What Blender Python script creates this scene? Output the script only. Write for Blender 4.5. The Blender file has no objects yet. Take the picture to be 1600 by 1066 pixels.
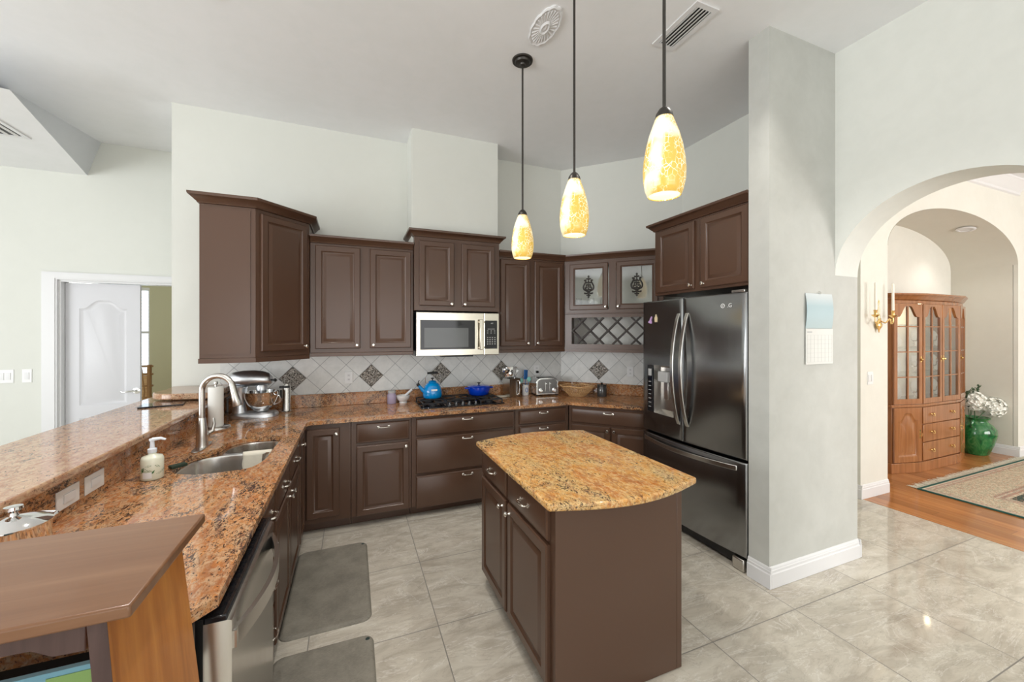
import bpy, bmesh, math, random
from mathutils import Vector, Matrix
from math import sin, cos, pi, radians as R
random.seed(7)
S = bpy.context.scene
COL = S.collection

# ------------------------------------------------------------------ camera, world, light, exposure
YAW = R(22.05); FPX = 617.0; CAM_H = 1.61
cam = bpy.data.cameras.new('camera'); camo = bpy.data.objects.new('camera', cam); COL.objects.link(camo)
cam.sensor_width = 36.0; cam.lens = FPX * 36.0 / 1600.0
cam.shift_y = -(533.0 - 520.4) / 1600.0
camo.location = (0, 0, CAM_H); camo.rotation_euler = (R(90), 0, -YAW)
cam.clip_start = 0.02; cam.clip_end = 100
S.camera = camo
S.view_settings.view_transform = 'Standard'; S.view_settings.look = 'None'
S.view_settings.gamma = 1.0; S.view_settings.use_curve_mapping = False
S.view_settings.exposure = 0.54
try:
    S.cycles.use_denoising = True; S.cycles.max_bounces = 10; S.cycles.diffuse_bounces = 6
    S.cycles.sample_clamp_indirect = 6.0; S.cycles.transparent_max_bounces = 12
except Exception: pass
w = bpy.data.worlds.new('daylight'); S.world = w; w.use_nodes = True
w.node_tree.nodes['Background'].inputs[0].default_value = (0.96, 0.98, 1.0, 1)
w.node_tree.nodes['Background'].inputs[1].default_value = 1.1

def area(name, loc, rot, sx, sy, watts, col=(1, 1, 1)):
    l = bpy.data.lights.new(name, 'AREA'); l.shape = 'RECTANGLE'; l.size = sx; l.size_y = sy
    l.energy = watts; l.color = col
    o = bpy.data.objects.new(name, l); COL.objects.link(o); o.location = loc; o.rotation_euler = rot
    return o
# daylight entering through the glazing of the walls behind and beside the camera
area('window_daylight_rear', (0.4, -4.38, 1.45), (R(112), 0, 0), 6.0, 2.4, 62, (1.0, 0.985, 0.96))
area('window_daylight_side', (-5.9, 0.2, 1.5), (R(110), 0, R(-90)), 5.0, 2.3, 185, (0.95, 0.98, 1.0))
area('window_daylight_dining', (6.8, -3.4, 1.7), (R(98), 0, 0), 3.6, 2.2, 165, (1.0, 0.99, 0.96))
area('window_daylight_bedroom', (-4.1, 7.7, 1.6), (R(-90), 0, 0), 1.2, 1.6, 45, (1.0, 0.99, 0.92))
def spot(name, loc, watts, col=(1, 0.955, 0.89), ang=120, r=0.05):
    l = bpy.data.lights.new(name, 'SPOT'); l.energy = watts; l.color = col; l.spot_size = R(ang); l.spot_blend = 0.8
    l.shadow_soft_size = r
    o = bpy.data.objects.new(name, l); COL.objects.link(o); o.location = loc
    return o
def point(name, loc, watts, col=(1, 0.85, 0.62), r=0.03):
    l = bpy.data.lights.new(name, 'POINT'); l.energy = watts; l.color = col; l.shadow_soft_size = r
    o = bpy.data.objects.new(name, l); COL.objects.link(o); o.location = loc
    return o

# ------------------------------------------------------------------ materials
def mat(name, col=(.5, .5, .5), rough=.5, metal=0.0, coat=0.0, spec=0.5, trans=0.0, ior=1.45, emit=None, es=0.0, aniso=0.0):
    m = bpy.data.materials.new(name); m.use_nodes = True
    b = m.node_tree.nodes['Principled BSDF']
    b.inputs['Base Color'].default_value = (*col, 1); b.inputs['Roughness'].default_value = rough
    b.inputs['Metallic'].default_value = metal; b.inputs['Coat Weight'].default_value = coat
    b.inputs['Coat Roughness'].default_value = 0.08
    b.inputs['Specular IOR Level'].default_value = spec; b.inputs['Transmission Weight'].default_value = trans
    b.inputs['IOR'].default_value = ior; b.inputs['Anisotropic'].default_value = aniso
    if emit: b.inputs['Emission Color'].default_value = (*emit, 1); b.inputs['Emission Strength'].default_value = es
    return m
class NT:
    """small helper for node graphs"""
    def __init__(s, m): s.m = m; s.t = m.node_tree; s.b = s.t.nodes['Principled BSDF']
    def n(s, typ, **kw):
        x = s.t.nodes.new(typ)
        for k, v in kw.items():
            if k.startswith('i_'):
                key = k[2:]; key = int(key) if key.isdigit() else key.replace('_', ' ')
                x.inputs[key].default_value = v
            else: setattr(x, k, v)
        return x
    def l(s, a, b): s.t.links.new(a, b)
    def coord(s, scale=(1, 1, 1), rot=(0, 0, 0), loc=(0, 0, 0), world=True):
        if world: src = s.n('ShaderNodeNewGeometry').outputs['Position']
        else: src = s.n('ShaderNodeTexCoord').outputs['Object']
        mp = s.n('ShaderNodeMapping'); mp.inputs['Scale'].default_value = scale
        mp.inputs['Rotation'].default_value = rot; mp.inputs['Location'].default_value = loc
        s.l(src, mp.inputs['Vector']); return mp.outputs['Vector']
    def noise(s, vec, scale, detail=4, rough=.55, dist=0.0):
        x = s.n('ShaderNodeTexNoise'); x.inputs['Scale'].default_value = scale; x.inputs['Detail'].default_value = detail
        x.inputs['Roughness'].default_value = rough; x.inputs['Distortion'].default_value = dist
        s.l(vec, x.inputs['Vector']); return x.outputs['Fac']
    def ramp(s, fac, stops, interp='LINEAR'):
        x = s.n('ShaderNodeValToRGB'); x.color_ramp.interpolation = interp
        e = x.color_ramp.elements
        while len(e) < len(stops): e.new(0.5)
        for i, (p, c) in enumerate(stops):
            e[i].position = p; e[i].color = (*c, 1) if len(c) == 3 else c
        s.l(fac, x.inputs['Fac']); return x.outputs['Color']
    def mix(s, fac, a, b, blend='MIX'):
        x = s.n('ShaderNodeMix'); x.data_type = 'RGBA'; x.blend_type = blend
        for sock, v in ((x.inputs[0], fac), (x.inputs[6], a), (x.inputs[7], b)):
            if hasattr(v, 'is_linked'): s.l(v, sock)
            elif isinstance(v, (int, float)): sock.default_value = v
            else: sock.default_value = (*v, 1)
        return x.outputs[2]
    def math(s, op, a, b=0.0, c=None):
        x = s.n('ShaderNodeMath'); x.operation = op
        for i, v in enumerate((a, b, c)):
            if v is None: continue
            if hasattr(v, 'is_linked'): s.l(v, x.inputs[i])
            else: x.inputs[i].default_value = v
        return x.outputs[0]
    def bump(s, h, strength=.2, dist=.01):
        x = s.n('ShaderNodeBump'); x.inputs['Strength'].default_value = strength; x.inputs['Distance'].default_value = dist
        s.l(h, x.inputs['Height']); s.l(x.outputs['Normal'], s.b.inputs['Normal'])
    def color(s, c): s.l(c, s.b.inputs['Base Color'])
    def rough(s, c): s.l(c, s.b.inputs['Roughness'])

def m_wall(name, a, b, bump=.08, mott=1.0):
    m = mat(name, a, .6, spec=.3); g = NT(m); v = g.coord()
    n1 = g.noise(v, 1.6, 5, .6, .6); n2 = g.noise(v, 9, 6, .6, .4)
    f = g.ramp(g.math('MULTIPLY_ADD', n1, .6, g.math('MULTIPLY', n2, .4)), [(.40, (0, 0, 0)), (.62, (1, 1, 1))])
    g.color(g.mix(g.math('MULTIPLY', f, mott), a, b)); g.bump(n2, bump, .01); return m
M = {}
M['wall'] = m_wall('wall_paint', (.69, .70, .655), (.675, .685, .64), .05)
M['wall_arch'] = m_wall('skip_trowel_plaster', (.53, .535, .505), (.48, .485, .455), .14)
M['wall_dining'] = m_wall('dining_wall_paint', (.72, .71, .65), (.69, .68, .62))
M['wall_niche'] = m_wall('niche_wall_paint', (.66, .64, .57), (.64, .62, .55), .04)
M['ceiling'] = m_wall('ceiling_plaster', (.82, .825, .84), (.79, .80, .81), .12)
M['room_green'] = mat('yellow_green_room_paint', (.56, .54, .38), .6)
M['trim'] = mat('white_trim_paint', (.72, .72, .73), .35)
M['door'] = mat('white_door_paint', (.62, .62, .65), .35)
def m_cab():
    m = mat('brown_cabinet_paint', (.078, .045, .033), .30, spec=.55); g = NT(m); v = g.coord((60, 60, 3))
    n = g.noise(v, 1.0, 3)
    b = g.noise(g.coord((1, 1, 1)), 2.0, 2)
    g.color(g.mix(b, (.084, .042, .025), (.092, .047, .029))); b_ = m.node_tree.nodes['Principled BSDF']; b_.inputs['Coat Weight'].default_value = .12; b_.inputs['Coat Roughness'].default_value = .2; return m
M['cab'] = m_cab()
M['cab_dark'] = mat('lattice_and_shade_brown', (.03, .02, .015), .5)  # lattice brown; also paints shade onto the end panel
def m_granite(name, stops, seed, flecks=.5, stretch=(1.0, .5, 1.0), rot=(0, 0, .9), vein=(.56, .40, .25)):
    m = mat(name, (.4, .2, .1), .07, spec=.55); g = NT(m)
    v = g.coord(stretch, rot, (seed, seed * 2.3, 0))
    base = g.ramp(g.noise(v, 5.0, 6, .62, 1.4), stops)
    base = g.mix(g.ramp(g.noise(v, 55, 6, .75, .8), [(.44, (0, 0, 0)), (.58, (.7, .7, .7))]), base, vein)
    base = g.mix(g.ramp(g.noise(v, 30, 5, .7, 1.2), [(.50, (0, 0, 0)), (.60, (.55, .55, .55))]), base, (.30, .12, .055))
    mask = g.noise(v, 5, 4, .65, 1.0)
    for sc, th, c in ((95, .565, (.045, .024, .02)), (150, .58, (.03, .018, .016)), (60, .60, (.10, .05, .04))):
        n = g.math('ADD', g.noise(v, sc, 4, .7, .7), g.math('MULTIPLY', g.math('SUBTRACT', mask, .5), .42))
        t = th + .05 * (1 - flecks)
        base = g.mix(g.ramp(n, [(t, (0, 0, 0)), (t + .035, (.92, .92, .92))]), base, c)
    g.color(base); return m
M['granite'] = m_granite('brown_granite', [(.25, (.20, .08, .045)), (.42, (.44, .165, .055)), (.52, (.55, .24, .08)), (.62, (.36, .20, .11)), (.75, (.60, .42, .26))], 3.1, 1.0)
M['granite_bar'] = m_granite('bar_granite', [(.25, (.24, .11, .07)), (.45, (.38, .21, .13)), (.6, (.46, .28, .18)), (.75, (.52, .37, .26))], 7.7, .2)
M['granite_island'] = m_granite('golden_granite', [(.25, (.38, .11, .035)), (.40, (.52, .20, .05)), (.50, (.62, .31, .085)), (.60, (.56, .36, .14)), (.75, (.70, .54, .32))], 11.4, .35, vein=(.72, .52, .26))
def m_steel(name, col, r0, r1, axis='z', scale=60):
    m = mat(name, col, r0, metal=1.0); g = NT(m)
    sc = {'z': (scale, scale, .6), 'x': (.6, .6, scale)}[axis]
    n = g.noise(g.coord(sc), 1.0, 3)
    g.rough(g.ramp(n, [(.3, (r0,) * 3), (.7, (r1,) * 3)])); return m
M['fridge'] = m_steel('reflection_darkened_steel', (.285, .29, .295), .20, .23, scale=25)  # dark reflections put into the base colour of plain stainless
M['steel'] = m_steel('brushed_steel', (.62, .60, .57), .20, .25, 'z', 25)
M['micro'] = m_steel('microwave_steel', (.62, .575, .49), .18, .22, 'x')
M['nickel'] = mat('satin_nickel', (.62, .60, .57), .25, metal=1)
M['chrome'] = mat('chrome', (.82, .82, .82), .07, metal=1)
M['knob'] = mat('polished_nickel', (.86, .82, .76), .14, metal=1)
M['black'] = mat('black_plastic', (.012, .012, .012), .35)
M['blackgloss'] = mat('black_glass', (.012, .012, .014), .06)
M['iron'] = mat('cast_iron', (.018, .018, .02), .38)
M['bronze'] = mat('dark_bronze', (.06, .055, .05), .38, metal=.7)
M['white'] = mat('white_plastic', (.78, .78, .78), .35)
M['grey'] = mat('grey_print', (.45, .45, .45), .5)
M['brass'] = mat('brass', (.80, .55, .22), .22, metal=1)
M['candle'] = mat('ivory_wax', (.88, .84, .76), .5)
M['glass'] = mat('clear_glass', (1, 1, 1), .02, trans=1.0, ior=1.45)
def m_pane(name, tint=(.9, .93, .93), refl=.22):
    m = bpy.data.materials.new(name); m.use_nodes = True; t = m.node_tree; t.nodes.clear()
    o = t.nodes.new('ShaderNodeOutputMaterial'); mx = t.nodes.new('ShaderNodeMixShader')
    a = t.nodes.new('ShaderNodeBsdfTransparent'); a.inputs[0].default_value = (*tint, 1)
    b = t.nodes.new('ShaderNodeBsdfGlossy'); b.inputs['Roughness'].default_value = .03
    mx.inputs[0].default_value = refl
    t.links.new(a.outputs[0], mx.inputs[1]); t.links.new(b.outputs[0], mx.inputs[2]); t.links.new(mx.outputs[0], o.inputs[0])
    return m
M['pane'] = m_pane('cabinet_glass', (.97, .98, .97), .10); M['pane_china'] = m_pane('china_cabinet_glass', (.94, .96, .94), .28)
M['blue'] = mat('turquoise_enamel', (.0, .24, .62), .12, coat=.6)
M['navy'] = mat('cobalt_enamel', (.0, .035, .42), .12, coat=.6)
M['mint'] = mat('mint_silicone', (.22, .52, .48), .5)
M['silblue'] = mat('blue_silicone', (.01, .13, .42), .45)
M['ceramic'] = mat('white_marble_ceramic', (.74, .74, .74), .25)
M['paper'] = mat('white_paper', (.70, .70, .67), .8)
def m_floor():
    m = mat('polished_tile', (.5, .48, .43), .06, spec=.6); g = NT(m); v = g.coord()
    sep = g.n('ShaderNodeSeparateXYZ'); g.l(v, sep.inputs[0])
    def cell(o, off, p=.65):
        a = g.math('ADD', o, off); a = g.math('DIVIDE', a, p)
        fr = g.math('FRACT', a); fl = g.math('FLOOR', a)
        d = g.math('ABSOLUTE', g.math('SUBTRACT', fr, .5)); return d, fl
    dx, ix = cell(sep.outputs[0], 10.0 * .65 - .44); dy, iy = cell(sep.outputs[1], 10.0 * .65 - 2.163)
    grout = g.math('GREATER_THAN', g.math('MAXIMUM', dx, dy), .4958)
    comb = g.n('ShaderNodeCombineXYZ'); g.l(g.math('MULTIPLY', ix, 3.7), comb.inputs[0]); g.l(g.math('MULTIPLY', iy, 5.3), comb.inputs[1])
    g.l(g.math('MULTIPLY', g.math('ADD', ix, iy), 7.1), comb.inputs[2])
    add = g.n('ShaderNodeVectorMath'); add.operation = 'ADD'; g.l(v, add.inputs[0]); g.l(comb.outputs[0], add.inputs[1])
    mp = g.n('ShaderNodeMapping'); mp.inputs['Scale'].default_value = (1, 2.6, 1); mp.inputs['Rotation'].default_value = (0, 0, .75)
    g.l(add.outputs[0], mp.inputs[0]); vv = mp.outputs[0]
    n1 = g.noise(vv, 2.2, 8, .62, 1.6); n2 = g.noise(vv, 4.2, 9, .62, .9)
    c = g.ramp(n1, [(.28, (.42, .375, .31)), (.45, (.54, .495, .42)), (.58, (.60, .56, .48)), (.75, (.68, .645, .57))])
    c = g.mix(g.ramp(n2, [(.40, (0, 0, 0)), (.50, (.0, .0, .0)), (.62, (.5, .5, .5))]), c, (.40, .36, .30))
    wv = g.noise(vv, 1.7, 10, .66, 1.1)
    c = g.mix(g.ramp(wv, [(.488, (0, 0, 0)), (.50, (.55, .55, .55)), (.512, (0, 0, 0))]), c, (.78, .76, .71))
    w2 = g.noise(vv, 2.3, 10, .70, 1.6)
    c = g.mix(g.ramp(w2, [(.490, (0, 0, 0)), (.50, (.5, .5, .5)), (.510, (0, 0, 0))]), c, (.33, .29, .24))
    c = g.mix(grout, c, (.25, .235, .21)); g.color(c)
    g.rough(g.math('MULTIPLY_ADD', grout, .4, .07)); return m
M['tile'] = m_floor()
def m_wood(name, c0, c1, c2, axis='y', grain=22, rough=.25, plank=None, coat=.0, world=True):
    m = mat(name, c0, rough, coat=coat); g = NT(m)
    sc = {'x': (1.2, grain, grain), 'y': (grain, 1.2, grain), 'z': (grain, grain, 1.2)}[axis]
    src = g.coord(world=world)
    if plank:
        sep = g.n('ShaderNodeSeparateXYZ'); g.l(src, sep.inputs[0])
        pw, pl = plank
        a = g.math('DIVIDE', sep.outputs[0], pw); row = g.math('FLOOR', a)
        off = g.math('FRACT', g.math('MULTIPLY', row, .377))
        b = g.math('ADD', g.math('DIVIDE', sep.outputs[1], pl), off); cidx = g.math('FLOOR', b)
        idx = g.math('ADD', g.math('MULTIPLY', row, 13.7), g.math('MULTIPLY', cidx, 5.1))
        wn = g.n('ShaderNodeTexWhiteNoise'); wn.noise_dimensions = '1D'; g.l(idx, wn.inputs['W'])
        tone = wn.outputs['Value']
        e1 = g.math('GREATER_THAN', g.math('ABSOLUTE', g.math('SUBTRACT', g.math('FRACT', a), .5)), .492)
        e2 = g.math('GREATER_THAN', g.math('ABSOLUTE', g.math('SUBTRACT', g.math('FRACT', b), .5)), .4985)
        seam = g.math('MAXIMUM', e1, e2)
    mp = g.n('ShaderNodeMapping'); mp.inputs['Scale'].default_value = sc; g.l(src, mp.inputs[0])
    n = g.noise(mp.outputs[0], 1.0, 6, .6, .8)
    c = g.ramp(n, [(.3, c0), (.5, c1), (.7, c2)])
    if plank:
        c = g.mix(g.math('MULTIPLY', tone, .7), c, tuple(x * .55 for x in c0))
        c = g.mix(g.math('MULTIPLY', seam, .6), c, tuple(x * .4 for x in c0))
    g.color(c); return m
M['woodfloor'] = m_wood('cherry_plank_floor', (.40, .15, .045), (.52, .22, .075), (.60, .28, .10), 'y', 14, .16, (.125, 1.1))
M['stoolwood'] = m_wood('walnut_stained_wood', (.155, .065, .028), (.19, .088, .041), (.235, .118, .060), 'x', 26, .30, coat=.2)
M['stoolside'] = m_wood('honey_stained_wood', (.34, .110, .018), (.46, .165, .030), (.56, .23, .048), 'z', 20, .38)
M['stooldark'] = m_wood('dark_stained_edge', (.05, .026, .022), (.07, .038, .033), (.095, .055, .047), 'z', 26, .35)
M['cherry'] = m_wood('cherry_cabinet_wood', (.22, .080, .026), (.30, .115, .038), (.36, .15, .055), 'z', 20, .22, coat=.3)
M['bamboo'] = m_wood('rattan_pole', (.22, .10, .035), (.35, .19, .07), (.5, .3, .13), 'z', 14, .4)
def m_mat():
    m = mat('grey_floor_mat', (.2, .19, .17), .75); g = NT(m); v = g.coord()
    n = g.noise(v, 7, 7, .7); n2 = g.noise(g.coord((1, 6, 1)), 60, 2)
    g.color(g.ramp(g.math('MULTIPLY_ADD', n2, .35, g.math('MULTIPLY', n, .65)), [(.35, (.17, .155, .13)), (.65, (.29, .27, .225))])); g.bump(n2, .3, .003); return m
M['mat'] = m_mat()
def m_splash():
    m = mat('diamond_wall_tile', (.7, .68, .63), .30); g = NT(m)
    # the two directions along the wall: u runs horizontally, z up
    tc = g.n('ShaderNodeTexCoord').outputs['Object']; sep = g.n('ShaderNodeSeparateXYZ'); g.l(tc, sep.inputs[0])
    u = g.math('DIVIDE', sep.outputs[0], .2277); z = g.math('DIVIDE', sep.outputs[2], .2277)
    a = g.math('ADD', g.math('ADD', u, z), 20.5); b = g.math('ADD', g.math('SUBTRACT', u, z), 20.5)
    da = g.math('ABSOLUTE', g.math('SUBTRACT', g.math('FRACT', a), .5)); db = g.math('ABSOLUTE', g.math('SUBTRACT', g.math('FRACT', b), .5))
    line = g.math('GREATER_THAN', g.math('MAXIMUM', da, db), .487)
    wn = g.n('ShaderNodeTexWhiteNoise'); cb = g.n('ShaderNodeCombineXYZ'); g.l(g.math('FLOOR', a), cb.inputs[0]); g.l(g.math('FLOOR', b), cb.inputs[1]); g.l(cb.outputs[0], wn.inputs['Vector'])
    n = g.noise(tc, 14, 6, .65, .5)
    c = g.ramp(g.math('MULTIPLY_ADD', wn.outputs['Value'], .25, g.math('MULTIPLY', n, .75)), [(.3, (.62, .625, .61)), (.7, (.76, .76, .745))])
    g.color(g.mix(line, c, (.32, .33, .33))); g.bump(g.math('SUBTRACT', g.math('MULTIPLY', n, .3), line), .4, .004); return m
M['splash'] = m_splash()
def m_accent():
    m = mat('pewter_relief_tile', (.22, .19, .16), .3, metal=.8); g = NT(m)
    v = g.coord(world=False); n = g.noise(v, 46, 2, .5, 3.0)
    g.color(g.ramp(n, [(.44, (.03, .025, .02)), (.50, (.70, .66, .60)), (.56, (.05, .04, .035)), (.64, (.35, .31, .27))])); g.bump(n, 1.0, .006); return m
M['accent'] = m_accent()
def m_shade():
    m = bpy.data.materials.new('crackled_amber_glass'); m.use_nodes = True; g = NT(m); b = g.b
    v = g.coord((1, 1, .8), world=False)
    vo = g.n('ShaderNodeTexVoronoi', feature='DISTANCE_TO_EDGE'); vo.inputs['Scale'].default_value = 62; g.l(v, vo.inputs['Vector'])
    crack = g.ramp(vo.outputs['Distance'], [(.02, (1, 1, 1)), (.06, (0, 0, 0))])
    n = g.noise(v, 16, 3, .5, .8)
    gate = g.ramp(n, [(.40, (0, 0, 0)), (.55, (1, 1, 1))])
    gold = g.mix(g.noise(v, 40, 3), (.70, .45, .09), (.56, .36, .06))
    c = g.mix(g.math('MULTIPLY', crack, gate), gold, (1.0, .93, .72))
    c = g.mix(g.ramp(g.noise(v, 9, 2, .5, .5), [(.54, (0, 0, 0)), (.66, (.85, .85, .85))]), c, (1.0, .93, .66))  # near-white patches paint the bulb's hot glow onto the shade
    g.color(c); g.l(c, b.inputs['Emission Color']); b.inputs['Emission Strength'].default_value = .36
    b.inputs['Roughness'].default_value = .2; b.inputs['Coat Weight'].default_value = .4
    return m
M['shade'] = m_shade()
M['bulb'] = mat('lit_bulb', (1, 1, 1), .5, emit=(1, .92, .75), es=6)
M['lamp'] = mat('lit_lens', (1, 1, 1), .5, emit=(1, .97, .92), es=5)
M['inner'] = mat('lit_inner_glass', (1, .92, .7), .5, emit=(1, .86, .55), es=.8)
M['window_sky'] = mat('sky_glow_pane', (.9, .95, 1), .5, emit=(.75, .88, 1), es=1.2)  # emission stands for outdoor daylight behind the blinds
def m_pot():
    m = mat('green_glaze', (.01, .12, .03), .12, coat=.6); g = NT(m); v = g.coord((1, 1, .5)); n = g.noise(v, 16, 5, .6, 1)
    g.color(g.ramp(n, [(.3, (.005, .05, .015)), (.5, (.012, .14, .035)), (.75, (.10, .26, .09))])); return m
M['pot'] = m_pot()
M['flower'] = mat('white_petals', (.80, .80, .74), .7); M['leaf'] = mat('grey_green_leaf', (.07, .12, .06), .6)
M['wicker'] = m_wood('wicker', (.35, .17, .06), (.55, .33, .15), (.70, .48, .26), 'x', 60, .55)
M['canister'] = mat('smoky_glass', (.10, .10, .10), .12, metal=.4)
M['jarglass'] = mat('lilac_salt_jar', (.36, .30, .42), .15)
M['soap'] = mat('frosted_soap_bottle', (.74, .75, .62), .25, coat=.4)
M['towel'] = m_wall('cream_cotton', (.74, .70, .60), (.66, .62, .52), .5)
def m_rug():
    m = mat('persian_rug', (.5, .4, .3), .9); g = NT(m); v = g.coord(world=False)
    sep = g.n('ShaderNodeSeparateXYZ'); g.l(v, sep.inputs[0])
    x = sep.outputs[0]; y = g.math('MULTIPLY', sep.outputs[1], -1)
    d = g.math('MINIMUM', x, y)     # distance in from the two hems nearest the kitchen
    dd = g.math('MULTIPLY', d, 1.0 / 1.1)
    base = g.ramp(dd, [(0.0, (.02, .09, .075)), (.022, (.62, .55, .42)), (.035, (.45, .30, .24)), (.05, (.62, .55, .42)), (.065, (.50, .36, .28)), (.085, (.60, .52, .38)),
                       (.34, (.55, .47, .34)), (.35, (.42, .28, .22)), (.37, (.60, .52, .40)), (.385, (.42, .28, .22)), (.41, (.60, .52, .40)), (.43, (.03, .06, .05)), (.95, (.03, .07, .06))], 'CONSTANT')
    vo = g.n('ShaderNodeTexVoronoi'); vo.inputs['Scale'].default_value = 30; g.l(v, vo.inputs['Vector'])
    n = g.noise(v, 26, 5, .7, 2.0); n2 = g.noise(v, 60, 2, .5, 1.0)
    fl = g.mix(g.ramp(n, [(.5, (0, 0, 0)), (.53, (.8, .8, .8)), (.6, (.1, .1, .1))]), base, (.06, .09, .07))
    fl = g.mix(g.ramp(n2, [(.58, (0, 0, 0)), (.62, (.8, .8, .8))]), fl, (.50, .24, .16))
    fl = g.mix(g.ramp(vo.outputs['Distance'], [(.12, (.8, .8, .8)), (.2, (0, 0, 0))]), fl, (.66, .58, .42))
    inside = g.math('GREATER_THAN', dd, .05)
    g.color(g.mix(inside, base, fl)); return m
M['rug'] = m_rug(); M['fringe'] = mat('cream_fringe', (.66, .63, .52), .9)
def m_cal_photo():
    m = mat('seascape_print', (.5, .6, .65), .35); g = NT(m); sep = g.n('ShaderNodeSeparateXYZ'); g.l(g.coord(world=False), sep.inputs[0])
    g.color(g.ramp(g.math('MULTIPLY_ADD', sep.outputs[2], 4.0, .0), [(0, (.42, .52, .54)), (.35, (.40, .52, .56)), (.6, (.38, .50, .54)), (.8, (.52, .58, .60)), (1, (.62, .66, .67))])); return m
M['calphoto'] = m_cal_photo()
M['blue_cover'] = mat('blue_print', (.16, .36, .46), .4); M['greenprint'] = mat('green_print', (.22, .38, .12), .4)  # magazine cover colours, no emission
M['pink'] = mat('lilac_magnet', (.55, .35, .62), .5); M['cream'] = mat('cream_magnet', (.70, .58, .38), .5)

# ------------------------------------------------------------------ mesh helpers
class MB:
    def __init__(s): s.v = []; s.f = []; s.sm = []
    def add(s, vs, fs, smooth=False, M_=None):
        o = len(s.v)
        s.v += [tuple((M_ @ Vector(p)) if M_ else p) for p in vs]
        s.f += [tuple(i + o for i in f) for f in fs]; s.sm += [smooth] * len(fs); return s
    def box(s, x0, x1, y0, y1, z0, z1, M_=None):
        v = [(x0, y0, z0), (x1, y0, z0), (x1, y1, z0), (x0, y1, z0), (x0, y0, z1), (x1, y0, z1), (x1, y1, z1), (x0, y1, z1)]
        return s.add(v, [(0, 3, 2, 1), (4, 5, 6, 7), (0, 1, 5, 4), (1, 2, 6, 5), (2, 3, 7, 6), (3, 0, 4, 7)], False, M_)
    def prism(s, pts, z0, z1, M_=None, smooth=False):
        n = len(pts); a = sum(pts[i][0] * pts[(i + 1) % n][1] - pts[(i + 1) % n][0] * pts[i][1] for i in range(n))
        if a < 0: pts = pts[::-1]
        v = [(x, y, z0) for x, y in pts] + [(x, y, z1) for x, y in pts]
        return s.add(v, [tuple(range(n))[::-1], tuple(range(n, 2 * n))] + [(i, (i + 1) % n, n + (i + 1) % n, n + i) for i in range(n)], smooth, M_)
    def lathe(s, prof, seg=32, c=(0, 0, 0), M_=None, sx=1.0, sy=1.0):
        v = []; f = []; n = len(prof)
        for i in range(seg):
            a = 2 * pi * i / seg
            for r, z in prof: v.append((c[0] + sx * r * cos(a), c[1] + sy * r * sin(a), c[2] + z))
        for i in range(seg):
            j = (i + 1) % seg
            for k in range(n - 1): f.append((i * n + k, j * n + k, j * n + k + 1, i * n + k + 1))
        if prof[0][0] > 1e-6: f.append(tuple(i * n for i in range(seg))[::-1])
        if prof[-1][0] > 1e-6: f.append(tuple(i * n + n - 1 for i in range(seg)))
        return s.add(v, f, True, M_)
    def tube(s, pts, r, seg=10, cap=True, M_=None, closed=False):
        P = [Vector(p) for p in pts]; n = len(P); rs = r if isinstance(r, (list, tuple)) else [r] * n
        v = []; f = []; up = None
        for i, p in enumerate(P):
            if closed: t = (P[(i + 1) % n] - P[i - 1]).normalized()
            else: t = (P[min(i + 1, n - 1)] - P[max(i - 1, 0)]).normalized()
            if up is None: up = Vector((0, 0, 1)) if abs(t.z) < .9 else Vector((1, 0, 0))
            a = (up - t * up.dot(t)); a = a.normalized() if a.length > 1e-6 else t.orthogonal().normalized()
            b = t.cross(a); up = a
            for k in range(seg):
                th = 2 * pi * k / seg; v.append(tuple(p + (a * cos(th) + b * sin(th)) * rs[i]))
        m = n if closed else n - 1
        for i in range(m):
            for k in range(seg):
                k2 = (k + 1) % seg; j = (i + 1) % n; f.append((i * seg + k, i * seg + k2, j * seg + k2, j * seg + k))
        if cap and not closed: f += [tuple(range(seg))[::-1], tuple((n - 1) * seg + k for k in range(seg))]
        return s.add(v, f, True, M_)
    def ball(s, c, r, seg=16, sc=(1, 1, 1)):
        pr = [(max(r * sin(pi * k / 8), 0 if k in (0, 8) else 0), -r * cos(pi * k / 8)) for k in range(9)]
        pr = [(0.0, -r)] + [(r * sin(pi * k / 8), -r * cos(pi * k / 8)) for k in range(1, 8)] + [(0.0, r)]
        mm = Matrix.Translation(c) @ Matrix.Diagonal((*sc, 1)); return s.lathe(pr, seg, M_=mm)
    def rings(s, rings, cap=True, smooth=False, M_=None, back=False):
        n = len(rings[0]); v = [p for r in rings for p in r]; f = []
        for i in range(len(rings) - 1):
            for k in range(n): f.append((i * n + k, i * n + (k + 1) % n, (i + 1) * n + (k + 1) % n, (i + 1) * n + k))
        if cap: f.append(tuple((len(rings) - 1) * n + k for k in range(n)))
        if back: f.append(tuple(range(n))[::-1])
        return s.add(v, f, smooth, M_)
def put(name, mb, m, parent=None, loc=(0, 0, 0), rz=0.0, bevel=0.0, sharp=35, fix=False, seg=2):
    me = bpy.data.meshes.new(name); me.from_pydata(mb.v, [], mb.f)
    me.polygons.foreach_set('use_smooth', [True] * len(me.polygons) if (bevel or any(mb.sm)) else [False] * len(me.polygons))
    me.update()
    bm = bmesh.new(); bm.from_mesh(me)
    bmesh.ops.remove_doubles(bm, verts=bm.verts, dist=1e-5)
    bmesh.ops.recalc_face_normals(bm, faces=bm.faces)
    bm.to_mesh(me); bm.free()
    me.set_sharp_from_angle(angle=R(sharp))
    if isinstance(m, str): m = M[m]
    me.materials.append(m)
    o = bpy.data.objects.new(name, me); COL.objects.link(o); o.location = loc; o.rotation_euler = (0, 0, rz)
    if parent: o.parent = parent
    if bevel:
        b = o.modifiers.new('edge', 'BEVEL'); b.width = bevel; b.segments = seg; b.limit_method = 'ANGLE'; b.angle_limit = R(40)
        b.harden_normals = False
    return o
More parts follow.
